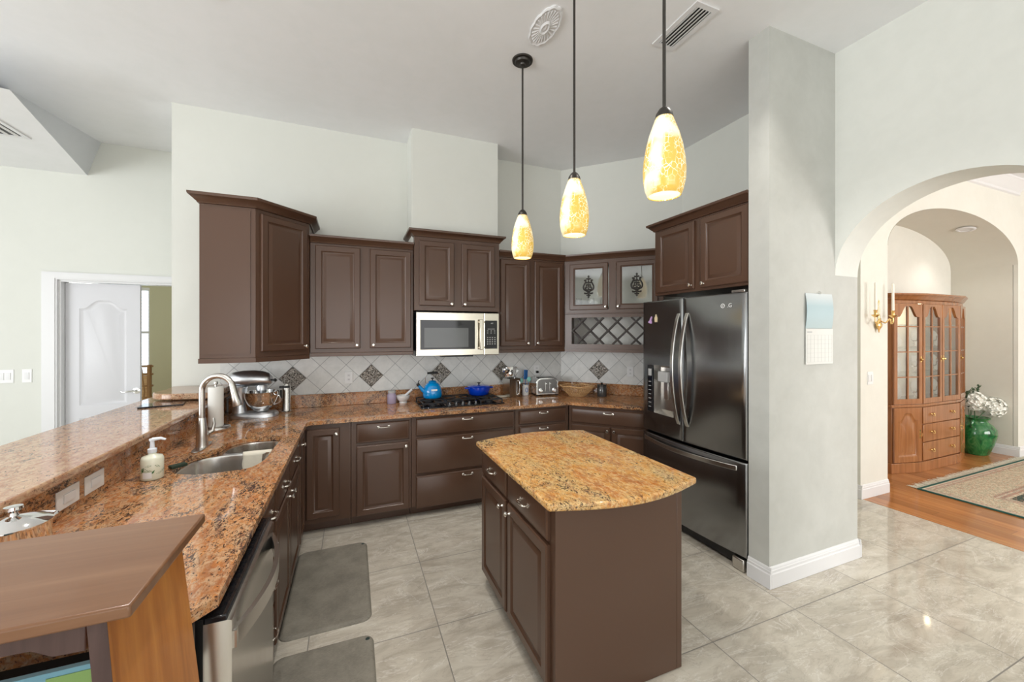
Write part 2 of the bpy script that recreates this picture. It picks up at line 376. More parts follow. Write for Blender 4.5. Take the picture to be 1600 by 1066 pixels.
def tag(o, label, cat, group=None, kind=None):
    o['label'] = label; o['category'] = cat
    if group: o['group'] = group
    if kind: o['kind'] = kind
    return o
def thing(name, label, cat, loc=(0, 0, 0), rz=0.0, group=None):
    o = bpy.data.objects.new(name, None); COL.objects.link(o); o.location = loc; o.rotation_euler = (0, 0, rz)
    o.empty_display_size = .1
    return tag(o, label, cat, group)
def struct(name, mb, m, parent=None, **kw):
    o = put(name, mb, m, parent, **kw)
    if not parent: o['kind'] = 'structure'
    return o
def B(*a): return MB().box(*a)
def copy_tree(o, parent=None):
    c = o.copy(); COL.objects.link(c)
    if parent: c.parent = parent
    for ch in list(o.children): copy_tree(ch, c)
    return c
def spline(pts, n=8, closed=False):
    P = [Vector(p) for p in pts]; out = []; N = len(P)
    for i in range(N if closed else N - 1):
        g = lambda k: P[k % N] if closed else P[max(0, min(N - 1, k))]
        a, b, c, d = g(i - 1), g(i), g(i + 1), g(i + 2)
        for k in range(n):
            t = k / n
            out.append(.5 * ((2 * b) + (c - a) * t + (2 * a - 5 * b + 4 * c - d) * t * t + (3 * b - a - 3 * c + d) * t ** 3))
    if not closed: out.append(P[-1])
    return [tuple(p) for p in out]
def sheet(outer, holes, z0, z1):
    """flat slab with holes"""
    bm = bmesh.new(); E = []
    for lp in [outer] + holes:
        vs = [bm.verts.new((p[0], p[1], z0)) for p in lp]
        E += [bm.edges.new((vs[i], vs[(i + 1) % len(vs)])) for i in range(len(vs))]
    r = bmesh.ops.triangle_fill(bm, edges=E, use_beauty=True, use_dissolve=False)
    fs = [x for x in r['geom'] if isinstance(x, bmesh.types.BMFace)]
    bmesh.ops.dissolve_limit(bm, angle_limit=.01, verts=bm.verts, edges=bm.edges) if not holes else None
    if z1 != z0:
        ex = bmesh.ops.extrude_face_region(bm, geom=list(bm.faces))
        bmesh.ops.translate(bm, verts=[x for x in ex['geom'] if isinstance(x, bmesh.types.BMVert)], vec=(0, 0, z1 - z0))
    mb = MB(); bm.verts.index_update(); mb.add([tuple(v.co) for v in bm.verts], [tuple(v.index for v in f.verts) for f in bm.faces]); bm.free(); return mb

# ------------------------------------------------------------------ the setting
WB = 4.15; ZC = 3.55
struct('floor_tile', B(-6, 4.58, -4.5, 5.6, -.1, 0), 'tile').name = 'floor'
struct('floor_wood', B(4.58, 9.6, -4.5, 3.0, -.1, .002), 'woodfloor').name = 'floor_dining'
struct('floor_bedroom', B(-6, 0, 5.6, 8.3, -.1, .001), M['mat']).name = 'floor_bedroom'
struct('ceiling', B(-6, 9.6, -4.5, 8.3, ZC, ZC + .1), 'ceiling')
struct('wall_back', B(-1.405, 2.36, WB, WB + .12, 0, ZC), 'wall')
struct('wall_chase', B(.522, 1.387, 3.815, WB, 2.40, ZC), 'wall')
dgw = MB().prism([(2.31, WB), (3.25, WB - .94), (3.35, WB - .84), (2.41, WB + .1)], 0, ZC); struct('wall_diagonal', dgw, 'wall')
struct('wall_fridge', B(3.25, 3.37, 1.84, WB - .94, 0, ZC), 'wall')
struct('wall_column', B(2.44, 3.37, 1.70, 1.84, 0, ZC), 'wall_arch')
def arch_pts(c0, c1, spring, top, n=40):
    cc = (c0 + c1) / 2; a = (c1 - c0) / 2
    return [(cc + a * cos(pi * i / n), spring + (top - spring) * sin(pi * i / n)) for i in range(n + 1)]   # from c1 to c0
YZ = lambda x: Matrix(((0, 0, 1, x), (1, 0, 0, 0), (0, 1, 0, 0), (0, 0, 0, 1)))      # (a,b,t) -> (x+t, a, b)
XZ = lambda y: Matrix(((1, 0, 0, 0), (0, 0, 1, y), (0, 1, 0, 0), (0, 0, 0, 1)))      # (a,b,t) -> (a, y+t, b)
poly = arch_pts(.58, 1.70, 2.01, 2.51) + [(.58, 0), (-4.5, 0), (-4.5, ZC), (1.70, ZC)]
m_ = sheet(poly, [], 0, .26); struct('wall_arch', MB().add(m_.v, m_.f, False, YZ(3.111)), m_wall('pale_arch_wall_paint', (.72, .73, .69), (.68, .69, .65), .1))
# wall with the passage to the bedroom
dp = [(-6, 0), (-2.69, 0), (-2.69, 2.137), (-1.42, 2.137), (-1.42, 0), (0, 0), (0, ZC), (-6, ZC)]
m_ = sheet(dp, [], 0, .12); struct('wall_hall', MB().add(m_.v, m_.f, False, XZ(5.3)), 'wall')
struct('wall_left', B(-6.1, -6, 2.6, 8.3, 0, ZC), 'wall')
struct('wall_left_near', B(-6.1, -6, -4.5, -2.4, 0, ZC), 'wall').name = 'wall_left_rear'
m_ = sheet([(-2.4, 0), (2.6, 0), (2.6, ZC), (-2.4, ZC)], [[(-2.2, .35), (2.4, .35), (2.4, 2.75), (-2.2, 2.75)]], 0, .1)
struct('wall_left_window', MB().add(m_.v, m_.f, False, YZ(-6.1)), 'wall')
m_ = sheet([(-6, 0), (9.6, 0), (9.6, ZC), (-6, ZC)], [[(-2.7, .2), (-.9, .2), (-.9, 2.8), (-2.7, 2.8)], [(-.5, .2), (1.3, .2), (1.3, 2.8), (-.5, 2.8)], [(1.7, .2), (3.0, .2), (3.0, 2.8), (1.7, 2.8)],
                                                     [(4.9, .5), (8.7, .5), (8.7, 2.8), (4.9, 2.8)]], 0, .1)
struct('wall_rear', MB().add(m_.v, m_.f, False, XZ(-4.6)), 'wall')
# dining room wall with the vaulted niche
NA = arch_pts(5.03, 8.0, 2.50, 3.02)
poly = NA + [(5.03, 0), (4.57, 0), (4.57, ZC), (9.6, ZC), (9.6, 0), (8.0, 0)]
m_ = sheet(poly, [], 0, .04); struct('wall_dining', MB().add(m_.v, m_.f, False, XZ(2.28)), 'wall_dining')
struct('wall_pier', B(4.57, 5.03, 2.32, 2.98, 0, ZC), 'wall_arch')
struct('wall_niche_back', B(5.03, 8.0, 2.90, 2.98, 0, 3.1), 'wall_dining')
struct('wall_niche_side', B(7.997, 8.08, 2.325, 2.98, 0, 2.5), 'wall_niche')
vt = MB(); n = len(NA)
out = [(6.515 + (x - 6.515) * 1.03, z + .06) for x, z in NA]
NI = [(6.515 + (x - 6.515) * .998, z - .002) for x, z in NA]
v = [(x, 2.2795, z) for x, z in NI] + [(x, 2.90, z) for x, z in NI] + [(x, 2.325, z) for x, z in out] + [(x, 2.90, z) for x, z in out]
f = [(i, i + 1, n + i + 1, n + i) for i in range(n - 1)] + [(2 * n + i, 3 * n + i, 3 * n + i + 1, 2 * n + i + 1) for i in range(n - 1)] + [(n + i, n + i + 1, 3 * n + i + 1, 3 * n + i) for i in range(n - 1)]
vt.add(v, f, True); struct('ceiling_niche', vt, 'wall_niche')
struct('wall_dining_far', B(9.6, 9.7, -4.5, 3, 0, ZC), 'wall_dining')
struct('wall_foyer', B(3.37, 4.57, 3.1, 3.2, 0, ZC), 'wall')
# bedroom beyond the double door
bw = MB(); m_ = sheet([(-6, 0), (0, 0), (0, ZC), (-6, ZC)], [[(-4.2, .9), (-2.99, .9), (-2.99, 2.33), (-4.2, 2.33)]], 0, .1)
struct('wall_bedroom', MB().add(m_.v, m_.f, False, XZ(8.0)), 'room_green')
struct('wall_bedroom_side', B(-1.2, -1.1, 5.42, 8.0, 0, ZC), 'room_green')
wn = struct('window_1', MB().box(-4.2, -2.99, 8.0, 8.06, .9, .95).box(-4.2, -2.99, 8.0, 8.06, 2.28, 2.33).box(-3.005, -2.99, 8.0, 8.06, .95, 2.28).box(-4.2, -4.16, 8.0, 8.06, .95, 2.28).box(-4.16, -3.005, 8.0, 8.06, 1.60, 1.64), 'trim')
sl = MB()
for i in range(26): z = .97 + i * .05; sl.box(-4.15, -3.01, 7.965, 7.995, z, z + .006)
put('blind', sl, 'white', wn); put('pane', B(-4.16, -3.005, 8.07, 8.08, .95, 2.28), 'window_sky', wn)
# dropped ceiling over the hall, with its slanted side
lo = [(-2.474, 5.3, 3.2), (-2.073, 3.622, 3.2), (-6, 3.3, 3.2), (-6, 5.3, 3.2)]
hi = [(-2.37, 5.3, ZC), (-2.53, 4.42, ZC), (-6, 4.0, ZC), (-6, 5.3, ZC)]
so = MB().add(lo + hi, [(3, 2, 1, 0), (4, 5, 6, 7), (0, 1, 5, 4), (1, 2, 6, 5), (2, 3, 7, 6), (3, 0, 4, 7)]); struct('ceiling_hall', so, 'ceiling')
# bar knee wall
struct('wall_bar', B(-1.40, -1.035, 1.25, WB, 0, 1.055), 'wall')
struct('trim_bar_end', B(-1.41, -1.03, 1.20, 1.25, 0, 1.055), 'cab').name = 'trim_4'

def baseboard(name, p, q, nrm):
    p = Vector((*p, 0)); q = Vector((*q, 0)); d = (q - p); L = d.length; d.normalize(); nn = Vector((*nrm, 0))
    prof = [(0, 0), (.018, 0), (.018, .088), (.013, .094), (.013, .108), (.009, .112), (.009, .122), (.004, .13), (0, .13)]
    v = [tuple(p + nn * a + Vector((0, 0, b + .002))) for a, b in prof] + [tuple(q + nn * a + Vector((0, 0, b + .002))) for a, b in prof]
    k = len(prof)
    mb = MB().add(v, [tuple(range(k)), tuple(range(k, 2 * k))[::-1]] + [(i, (i + 1) % k, k + (i + 1) % k, k + i) for i in range(k)])
    return struct(name, mb, 'trim')
baseboard('baseboard_column', (2.441, 1.70), (3.369, 1.70), (0, -1))
baseboard('baseboard_column_end', (2.44, 1.84), (2.44, 1.682), (-1, 0))
baseboard('baseboard_column_side', (3.37, 1.682), (3.37, 3.1), (1, 0))
baseboard('baseboard_pier', (4.571, 2.28), (5.03, 2.28), (0, -1))
baseboard('baseboard_pier_side', (4.57, 2.98), (4.57, 2.262), (-1, 0))
baseboard('baseboard_niche', (8.0, 2.90), (8.0, 2.262), (-1, 0))
baseboard('baseboard_niche_back', (5.03, 2.90), (7.981, 2.90), (0, -1))
baseboard('baseboard_dining', (8.001, 2.28), (9.6, 2.28), (0, -1))
baseboard('baseboard_hall', (-6, 5.3), (-2.80, 5.3), (0, -1))
# crown moulding of the dining room
cp = [(0, 0), (.10, 0), (.10, -.02), (.085, -.03), (.05, -.10), (.02, -.13), (.02, -.16), (0, -.17)]
k = len(cp); v = [(4.62, 2.28 - a, ZC + b) for a, b in cp] + [(8.0, 2.28 - a, ZC + b) for a, b in cp]
struct('trim_1', MB().add(v, [tuple(range(k)), tuple(range(k, 2 * k))[::-1]] + [(i, (i + 1) % k, k + (i + 1) % k, k + i) for i in range(k)]), 'trim')
# tiled splash between worktop and wall cabinets
sb = struct('trim_2', B(-1.065, 2.31, WB - .008, WB - .0005, 1.02, 1.46), 'splash'); 
sd = struct('trim_3', B(0.0, 1.29, -.008, -.0005, 1.02, 1.46), 'splash', loc=(2.31, WB, 0), rz=R(-45))
for o, dx in ((sb, .5078), (sd, .452)):       # object origin sits on a tile centre
    for vv in o.data.vertices: vv.co.x -= dx * (-1 if o is sb else 1); vv.co.z -= 1.188
    if o is sb: o.location.x -= .5078
    else: o.location.x += dx * cos(R(45)); o.location.y -= dx * cos(R(45))
    o.location.z += 1.188
# door casing and the closed white door leaf
cs = MB()
for a, b, c, d in ((-2.80, -2.69, 0, 2.137), (-1.42, -1.31, 0, 2.137)): cs.box(a, b, 5.275, 5.3, c, d).box(a + .012, b - .012, 5.268, 5.275, c, d + .012)
cs.box(-2.80, -1.31, 5.275, 5.3, 2.137, 2.21).box(-2.788, -1.322, 5.268, 5.275, 2.149, 2.198)
cs.box(-2.69, -2.672, 5.3, 5.42, 0, 2.137).box(-1.438, -1.42, 5.3, 5.42, 0, 2.137).box(-2.672, -1.438, 5.3, 5.42, 2.119, 2.137)
dr = struct('door_1', cs, 'trim')
def ring_rect(x0, x1, z0, z1, y, arch=0.0, n=20):
    """closed ring; arch > 0 gives the cathedral top"""
    p = [(x0, y, z0), (x1, y, z0), (x1, y, z1)]
    if arch:
        cx = (x0 + x1) / 2; hw = (x1 - x0) / 2
        for i in range(1, n):
            t = 1 - 2 * i / n
            s = max(0.0, min(1.0, (.86 - abs(t)) / .66))
            s = .5 - .5 * cos(pi * s)
            p.append((cx + hw * t, y, z1 + arch * s))
    p.append((x0, y, z1)); return p
lf = B(-2.668, -2.082, 5.36, 5.395, .01, 2.115)
def door_panel(mb, x0, x1, z0, z1, y, arch, d=.010):
    rs = [ring_rect(x0, x1, z0, z1, y, arch), ring_rect(x0 + .012, x1 - .012, z0 + .012, z1 - .012, y - d * .2, arch), ring_rect(x0 + .02, x1 - .02, z0 + .02, z1 - .02, y + d, arch),
          ring_rect(x0 + .045, x1 - .045, z0 + .045, z1 - .045, y + d, arch * .95), ring_rect(x0 + .075, x1 - .075, z0 + .075, z1 - .075, y - d * .2, arch * .9)]
    mb.rings(rs)
def panelled(x0, x1, z0, z1, yf, th, panels, dep=.009):
    """slab whose panels are sunk and raised again; panels = (x0, x1, z0, z1, arch)"""
    hs = [[(p[0], p[2]) for p in ring_rect(a, b_, c, d, 0, ar)] for a, b_, c, d, ar in panels]
    m_ = sheet([(x0, z0), (x1, z0), (x1, z1), (x0, z1)], hs, 0, th)
    mb = MB().add(m_.v, m_.f, False, XZ(yf))
    for a, b_, c, d, ar in panels:
        mb.rings([ring_rect(a + i, b_ - i, c + i, d - i, yf + yy, ar * k_) for i, yy, k_ in [(0, 0, 1), (.006, dep * .35, 1), (.016, dep, 1), (.036, dep, .97), (.062, dep * .1, .92)]])
    return mb
leaf = put('door_leaf', panelled(-2.668, -2.082, .01, 2.115, 5.36, .035, [(-2.565, -2.185, .87, 1.86, .085), (-2.565, -2.185, .2, .74, 0)]), 'door', dr)
hd = MB().lathe([(0, 0), (.03, 0), (.032, .006), (.012, .012), (.012, .035), (0, .035)], 20, M_=Matrix.Translation((-2.11, 5.36, 1.0)) @ Matrix.Rotation(R(90), 4, 'X'))
hd.tube([(-2.11, 5.33, 1.0), (-2.14, 5.325, 1.003), (-2.20, 5.325, .992), (-2.225, 5.33, 1.0)], [.010, .010, .008, .007]); put('door_handle', hd, 'chrome', dr)
lf2 = MB().box(-1.49, -1.455, 5.42, 6.04, .01, 2.115); put('open_leaf', lf2, 'door', dr)

# ------------------------------------------------------------------ cabinets
def rr(x0, x1, z0, z1, i, y): return [(x0 + i, y, z0 + i), (x1 - i, y, z0 + i), (x1 - i, y, z1 - i), (x0 + i, y, z1 - i)]
def raised_door(p, x0, x1, z0, z1, knob=None, stile=.055, name='door', m='cab', y=-.001):
    prof = [(0, 0), (0, -.015), (.006, -.021), (stile - .008, -.021), (stile, -.012), (stile + .008, -.010), (stile + .030, -.019), (stile + .034, -.019)]
    mb = MB().rings([rr(x0, x1, z0, z1, i, y + yy) for i, yy in prof], back=True)
    d = put(name, mb, m, p)
    if knob: put_knob(d, knob[0], y - .021, knob[1])
    return d
def slab_front(p, x0, x1, z0, z1, pull=None, m='cab', w_=.085):
    y = -.001
    mb = MB().rings([rr(x0, x1, z0, z1, i, y + yy) for i, yy in [(0, 0), (0, -.013), (.006, -.019), (.012, -.019), (.016, -.021)]], back=True)
    d = put('drawer', mb, m, p)
    if pull: put_pull(d, pull[0], y - .021, pull[1], w_)
    return d
def put_knob(p, x, y, z, m='knob'):
    mm = Matrix.Translation((x, y, z)) @ Matrix.Rotation(R(90), 4, 'X')
    return put('knob', MB().lathe([(0, -.001), (.009, -.001), (.006, .003), (.005, .012), (.010, .016), (.0145, .020), (.0145, .025), (.009, .030), (0, .031)], 18, M_=mm), m, p)
def put_pull(p, x, y, z, w_=.085, m='knob', r=.0045, out=.026, vertical=False):
    h = w_ / 2; mb = MB()
    def P(a, b): return (x, y - b, z + a) if vertical else (x + a, y - b, z)
    mb.tube(spline([P(-h, -.001), P(-h, out * .6), P(-h * .7, out), P(0, out + .003), P(h * .7, out), P(h, out * .6), P(h, -.001)], 4), r, 8)
    for s_ in (-h, h):
        c = Vector(P(s_, 0)); mm = Matrix.Translation(c) @ Matrix.Rotation(R(90), 4, 'X')
        mb.lathe([(0, -.001), (.011, -.001), (.011, .003), (.006, .006), (0, .006)], 12, M_=mm)
    return put('handle', mb, m, p)
def crown(p, x0, x1, d, z, left=True, right=True, h=.062, out=.055, m='cab', front=True):
    prof = [(.0, 0), (.010, 0), (.014, .010), (.022, .016), (out * .75, h * .62), (out * .95, h * .70), (out, h * .80), (out, h)]
    mb = MB(); a = []
    for o, zz in prof:
        l = x0 - (o if left else 0); r_ = x1 + (o if right else 0)
        a.append([(l, d, z + zz), (l, -o, z + zz), (r_, -o, z + zz), (r_, d, z + zz)])
    mb.rings(a, cap=True, back=True)
    return put('crown_moulding', mb, m, p)
def base_body(p, x0, x1, depth, toe=.09, ht=.883, toe_h=.095):
    mb = B(x0, x1, 0, depth, toe_h, ht); put('body', mb, 'cab', p, bevel=.0015)
    put('toe_kick', B(x0, x1, toe, depth, .002, toe_h), 'cab', p)
FB = 3.50    # face plane of the back run
def cab(name, label, x, y, rz=0, group=None, cat='cabinet'): return thing(name, label, cat, (x, y, 0), rz, group)
# back run, seen from the sink side to the corner
c = cab('base_cabinet', 'narrow brown base cabinet in the corner beside the sink run, one tall door', -.365, FB); base_body(c, .003, .355, .64)
raised_door(c, .03, .272, .135, .842, (.247, .80))
c = cab('base_cabinet', 'brown base cabinet with one drawer over one door, under the stone mortar', -.01, FB); base_body(c, .003, .483, .64)
slab_front(c, .044, .466, .700, .858, (.255, .822)); raised_door(c, .044, .466, .10, .675, (.438, .645))
c = cab('drawer_cabinet', 'wide brown three-drawer base cabinet under the gas cooktop', .475, FB); base_body(c, .002, .97, .64)
for z0, z1 in ((.715, .862), (.385, .690), (.085, .362)): slab_front(c, .04, .955, z0, z1, (.50, z1 - .030))
c = cab('drawer_cabinet', 'brown three-drawer base cabinet under the toaster', 1.447, FB); base_body(c, .002, .585, .60)
for z0, z1 in ((.730, .858), (.42, .705), (.085, .395)): slab_front(c, .042, .548, z0, z1, (.30, z1 - .030))
# diagonal run
DX, DY = 2.037, FB
c = cab('base_cabinet', 'brown diagonal base cabinet with one wide drawer over two doors, beside the fridge', DX, DY, R(-45)); base_body(c, .004, .85, .62)
slab_front(c, .035, .81, .715, .858, (.40, .822)); raised_door(c, .035, .418, .10, .69, (.39, .655)); raised_door(c, .427, .81, .10, .69, (.455, .655))
# sink run (faces the island): local x runs away from the camera
LX = -.36
def lc(name, label, y0, cat='cabinet'): return thing(name, label, cat, (LX, y0, 0), R(90))
c = lc('base_cabinet', 'narrow brown pull-out cabinet between the sink cabinet and the inside corner', 3.12); base_body(c, .002, .36, .66)
raised_door(c, .03, .30, .11, .855, (.10, .80), .045)
c = lc('sink_cabinet', 'brown sink cabinet with two false drawers over two doors', 2.17)
put('body', B(.002, .948, 0, .02, .095, .883).box(.002, .02, .02, .66, .095, .883).box(.93, .948, .02, .66, .095, .883).box(.02, .93, .02, .66, .095, .115), 'cab', c)
put('toe_kick', B(.002, .948, .09, .64, .002, .095), 'cab', c)
slab_front(c, .03, .468, .72, .858, (.25, .80)); slab_front(c, .482, .92, .72, .858, (.70, .80))
raised_door(c, .03, .468, .10, .70, (.43, .665)); raised_door(c, .482, .92, .10, .70, (.52, .665))
c = lc('drawer_cabinet', 'narrow brown four-drawer stack beside the dishwasher', 1.875); base_body(c, .002, .293, .66)
for z0, z1, zp in ((.74, .858, .80), (.56, .725, .66), (.34, .545, .49), (.10, .325, .27)): slab_front(c, .02, .275, z0, z1, (.15, zp), w_=.08)
# dishwasher
dw = lc('dishwasher', 'stainless dishwasher with a bowed handle at the open end of the sink run', 1.245, 'dishwasher')
put('body', B(.012, .612, .0, .60, .06, .862), 'black', dw)
put('control_strip', B(.012, .612, -.052, -.001, .812, .862), 'blackgloss', dw, bevel=.003)
dr_ = MB().rings([rr(.010, .614, .11, .848, 0, .0), rr(.010, .614, .11, .848, 0, -.052), rr(.010, .614, .11, .848, .006, -.062), rr(.010, .614, .11, .848, .02, -.063)], back=True)
dd = put('door', dr_, 'steel', dw, bevel=.0)
hb = []; 
for i in range(25):
    t = i / 24; x = .035 + .555 * t; o = .065 + .055 * sin(pi * t) ** .8; hb.append((x, o))
hm = MB(); v = []; 
for x, o in hb: v += [(x, -o, .755), (x, -o + .014, .755), (x, -o + .014, .805), (x, -o, .805)]
hm.add(v, [(4 * i + a, 4 * i + (a + 1) % 4, 4 * i + 4 + (a + 1) % 4, 4 * i + 4 + a) for i in range(24) for a in range(4)] + [(0, 1, 2, 3), (99, 98, 97, 96)], True)
hm.box(.028, .05, -.07, -.052, .757, .803).box(.575, .597, -.07, -.052, .757, .803)
put('handle', hm, 'nickel', dd, sharp=50)
put('toe_panel', B(.012, .612, .04, .09, .004, .09), 'black', dw)
# end panel under the worktop end, its shade painted in by a darker brown
struct('trim_5', B(-.98, -.37, 1.213, 1.233, .002, .882), 'cab_dark')
# wall cabinets
def upper(name, label, x, y, w_, z0, z1, depth, rz=0, crown_z=None, cl=True, cr=True, rail=True, group=None):
    c = thing(name, label, 'wall cabinet', (x, y, z0), rz, group)
    put('body', B(0, w_, 0, depth, 0, z1 - z0), 'cab', c, bevel=.0015)
    if rail: put('light_rail', B(.0, w_, -.006, .016, -.032, -.0005), 'cab', c, bevel=.003)
    crown(c, 0, w_, depth, z1 - z0 + .0005, cl, cr)
    return c
UY = 3.80; UD = WB - UY - .001
c = upper('wall_cabinet', 'brown two-door wall cabinet between the tall corner cabinet and the microwave', -.334, UY, .868, 1.437, 2.39, UD, cl=False, cr=False)
h0 = 1.437
raised_door(c, .040, .402, 1.473 - h0, 2.368 - h0, (.374, .035 + .03)); raised_door(c, .484, .846, 1.473 - h0, 2.368 - h0, (.512, .065))
c = upper('wall_cabinet', 'short raised brown two-door wall cabinet above the microwave', .538, 3.755, .842, 1.822, 2.515, WB - 3.756, rail=False)
raised_door(c, .045, .375, .045, .655, (.348, .065)); raised_door(c, .452, .790, .045, .655, (.478, .065))
c = upper('wall_cabinet', 'brown two-door wall cabinet between the microwave and the wine rack', 1.386, UY, .776, 1.437, 2.39, UD, cl=False, cr=False)
raised_door(c, .020, .352, .036, .931, (.325, .065)); raised_door(c, .408, .745, .036, .931, (.435, .065))
# tall corner cabinet with a slanted door
tc = thing('corner_wall_cabinet', 'tall brown corner wall cabinet with a plain side panel and one slanted door', 'wall cabinet', (0, 0, 1.425))
P_ = [(-1.012, WB - .001), (-1.012, 3.452), (-.668, 3.452), (-.338, 3.785), (-.338, WB - .001)]
put('body', MB().prism(P_, 0, 1.115), 'cab', tc, bevel=.002)
put('side_panel', B(-.995, -.70, 3.446, 3.4515, .03, 1.09), 'cab', tc)
put('light_rail', MB().prism([(-1.017, WB - .002), (-1.017, 3.447), (-.666, 3.447), (-.337, 3.778), (-.337, 3.80), (-.35, 3.80), (-.672, 3.462), (-1.0, 3.462), (-1.0, WB - .002)], -.035, -.0005), 'cab', tc)
def offs(o):      # outline pushed outwards by o
    k = o * .4142
    return [(-1.012 - o, WB - .001), (-1.012 - o, 3.452 - o), (-.668 + k, 3.452 - o), (-.338 + o, 3.785 - k * 1.02), (-.338 + o, WB - .001)]
crn = [[(x, y, 1.1155 + zz) for x, y in offs(o)] for o, zz in [(0, 0), (.010, 0), (.014, .010), (.022, .016), (.044, .042), (.054, .046), (.057, .054), (.057, .066)]]
put('crown_moulding', MB().rings(crn, back=True), 'cab', tc)
dl = thing  # slanted door: built in its own turned frame
L_ = math.hypot(.33, .333)
mmd = Matrix.Translation((-.668, 3.452, 0)) @ Matrix.Rotation(math.atan2(.333, .33), 4, 'Z')
def turned(mb, mm): return MB().add([tuple(mm @ Vector(p)) for p in mb.v], mb.f, any(mb.sm))
prof = [(0, 0), (0, -.015), (.006, -.021), (.047, -.021), (.055, -.012), (.063, -.010), (.085, -.019), (.089, -.019)]
d_ = put('door', turned(MB().rings([rr(.035, L_ - .035, .045, 1.085, i, -.001 + yy) for i, yy in prof], back=True), mmd), 'cab', tc)
kn = MB().lathe([(0, -.001), (.009, -.001), (.006, .003), (.005, .012), (.010, .016), (.0145, .020), (.0145, .025), (.009, .030), (0, .031)], 18, M_=mmd @ Matrix.Translation((L_ - .062, -.022, .075)) @ Matrix.Rotation(R(90), 4, 'X'))
put('knob', kn, 'knob', d_)
# diagonal glass cabinet with wine rack
UX = 2.166
gc = thing('glass_wine_cabinet', 'brown diagonal wall cabinet with two scrollwork glass doors above a lattice wine rack', 'wall cabinet', (UX, UY, 1.437), R(-45))
W_ = 1.01; H_ = .953
bd = B(0, .02, 0, .34, 0, H_).box(W_ - .02, W_, 0, .34, 0, H_).box(.02, W_ - .02, .0, .34, 0, .018).box(.02, W_ - .02, .0, .34, H_ - .02, H_).box(.02, W_ - .02, .02, .34, .352, .37)
bd.box(.02, .075, 0, .02, .018, H_ - .02).box(W_ - .075, W_ - .02, 0, .02, .018, H_ - .02).box(.075, W_ - .075, 0, .02, .018, .052).box(.075, W_ - .075, 0, .02, .338, .43).box(.075, W_ - .075, 0, .02, H_ - .05, H_ - .02).box(.475, .545, 0, .02, .43, H_ - .05)
put('body', bd, 'cab', gc)
put('back_panel', B(.02, W_ - .02, .335, .339, .02, H_ - .02), mat('brightened_rack_back', (.86, .85, .80), .5), gc)  # back painted brighter in place of light inside the cabinet
put('light_rail', B(0, W_, -.006, .016, -.032, -.0005), 'cab', gc)
put('rail_moulding', B(.0, W_, -.012, -.0005, .375, .388), 'cab', gc, bevel=.003)
crown(gc, -.012, W_, .30, H_ + .0005, False, False)
la = MB()
x0, x1, z0, z1 = .077, W_ - .077, .053, .337
for lay, sgn in ((0, 1), (1, -1)):
    for dd_ in (-.0, ):
        s_ = -.33
        while s_ < 1.3:
            # slat from the bottom edge upwards at 45 degrees
            ax, az = x0 + s_, z0; bx, bz = x0 + s_ + (z1 - z0), z1
            if sgn < 0: ax, bx = bx, ax
            pts = []
            for t in (0, 1): pass
            xa, za, xb, zb = ax, az, bx, bz
            def clip(xc):
                t = (xc - xa) / (xb - xa); return za + t * (zb - za)
            lo_, hi_ = max(x0, min(xa, xb)), min(x1, max(xa, xb))
            if hi_ - lo_ > .02:
                p = Vector((lo_, 0, clip(lo_))); q = Vector((hi_, 0, clip(hi_))); d = (q - p).normalized(); nn = Vector((-d.z, 0, d.x)) * .0075
                for yy0, yy1 in ((.005 + lay * .010, .013 + lay * .010), (.075 + lay * .010, .083 + lay * .010)):
                    vv = [p + nn, p - nn, q - nn, q + nn]
                    la.add([(a.x, yy0, a.z) for a in vv] + [(a.x, yy1, a.z) for a in vv], [(0, 1, 2, 3), (7, 6, 5, 4), (0, 4, 5, 1), (1, 5, 6, 2), (2, 6, 7, 3), (3, 7, 4, 0)])
            s_ += .19
put('wine_lattice', la, 'cab_dark', gc)
def scroll(cx, cz, y):
    mb = MB()
    def T(pts, r): mb.tube([(cx + a * 1.05, y, cz + b) for a, b in pts], r * 1.45, 8)
    mb.tube([(cx, y, cz - .10), (cx, y, cz + .10)], [.004, .004], 8)
    for s_ in (-1, 1):
        T([(s_ * a, b) for a, b in spline2([(0, -.055), (.02, -.045), (.045, -.03), (.052, 0), (.040, .03), (.028, .055), (.03, .068), (.044, .066)])], .0055)
        T([(s_ * a, b) for a, b in spline2([(0, -.02), (.012, -.035), (.028, -.028), (.030, -.010), (.018, -.004), (.014, -.015)])], .005)
        T([(s_ * a, b) for a, b in spline2([(0, .01), (.012, .022), (.022, .018), (.018, .005)])], .0045)
        T([(s_ * a, b) for a, b in spline2([(0, .055), (.012, .04), (.026, .046)])], .005)
        T([(s_ * a, b) for a, b in spline2([(0, -.055), (.014, -.07), (.036, -.072), (.038, -.062)])], .0055)
        T([(s_ * a, b) for a, b in spline2([(0, .075), (.016, .086), (.022, .078)])], .0045)
        T([(s_ * a, b) for a, b in spline2([(0, -.085), (.014, -.094), (.018, -.086)])], .0045)
    for z, r in ((.108, .010), (-.108, .010), (.082, .010), (-.06, .011), (-.085, .009), (.05, .010), (0, .009)): mb.ball((cx, y, cz + z), r, 8, (1, .6, 1.35))
    return mb
def spline2(p): return [(a, b) for a, b, _ in spline([(a, b, 0) for a, b in p], 5)]
for x0, x1, kx in ((.058, .467, .445), (.552, .961, .575)):
    z0, z1 = .420, .915; i = .052
    rs = [rr(x0, x1, z0, z1, a, b) for a, b in [(i + .006, -.001), (0, -.001), (0, -.016), (.006, -.021), (i - .008, -.021), (i, -.013), (i + .006, -.013), (i + .006, -.001)]]
    d = put('glass_door', MB().rings(rs, cap=False), 'cab', gc)
    put('pane', B(x0 + i, x1 - i, -.008, -.005, z0 + i, z1 - i), 'pane', d)
    put('scroll_ornament', scroll((x0 + x1) / 2, (z0 + z1) / 2 + .0, -.014), 'bronze', d)
    put_knob(d, kx, -.022, z0 + .03)
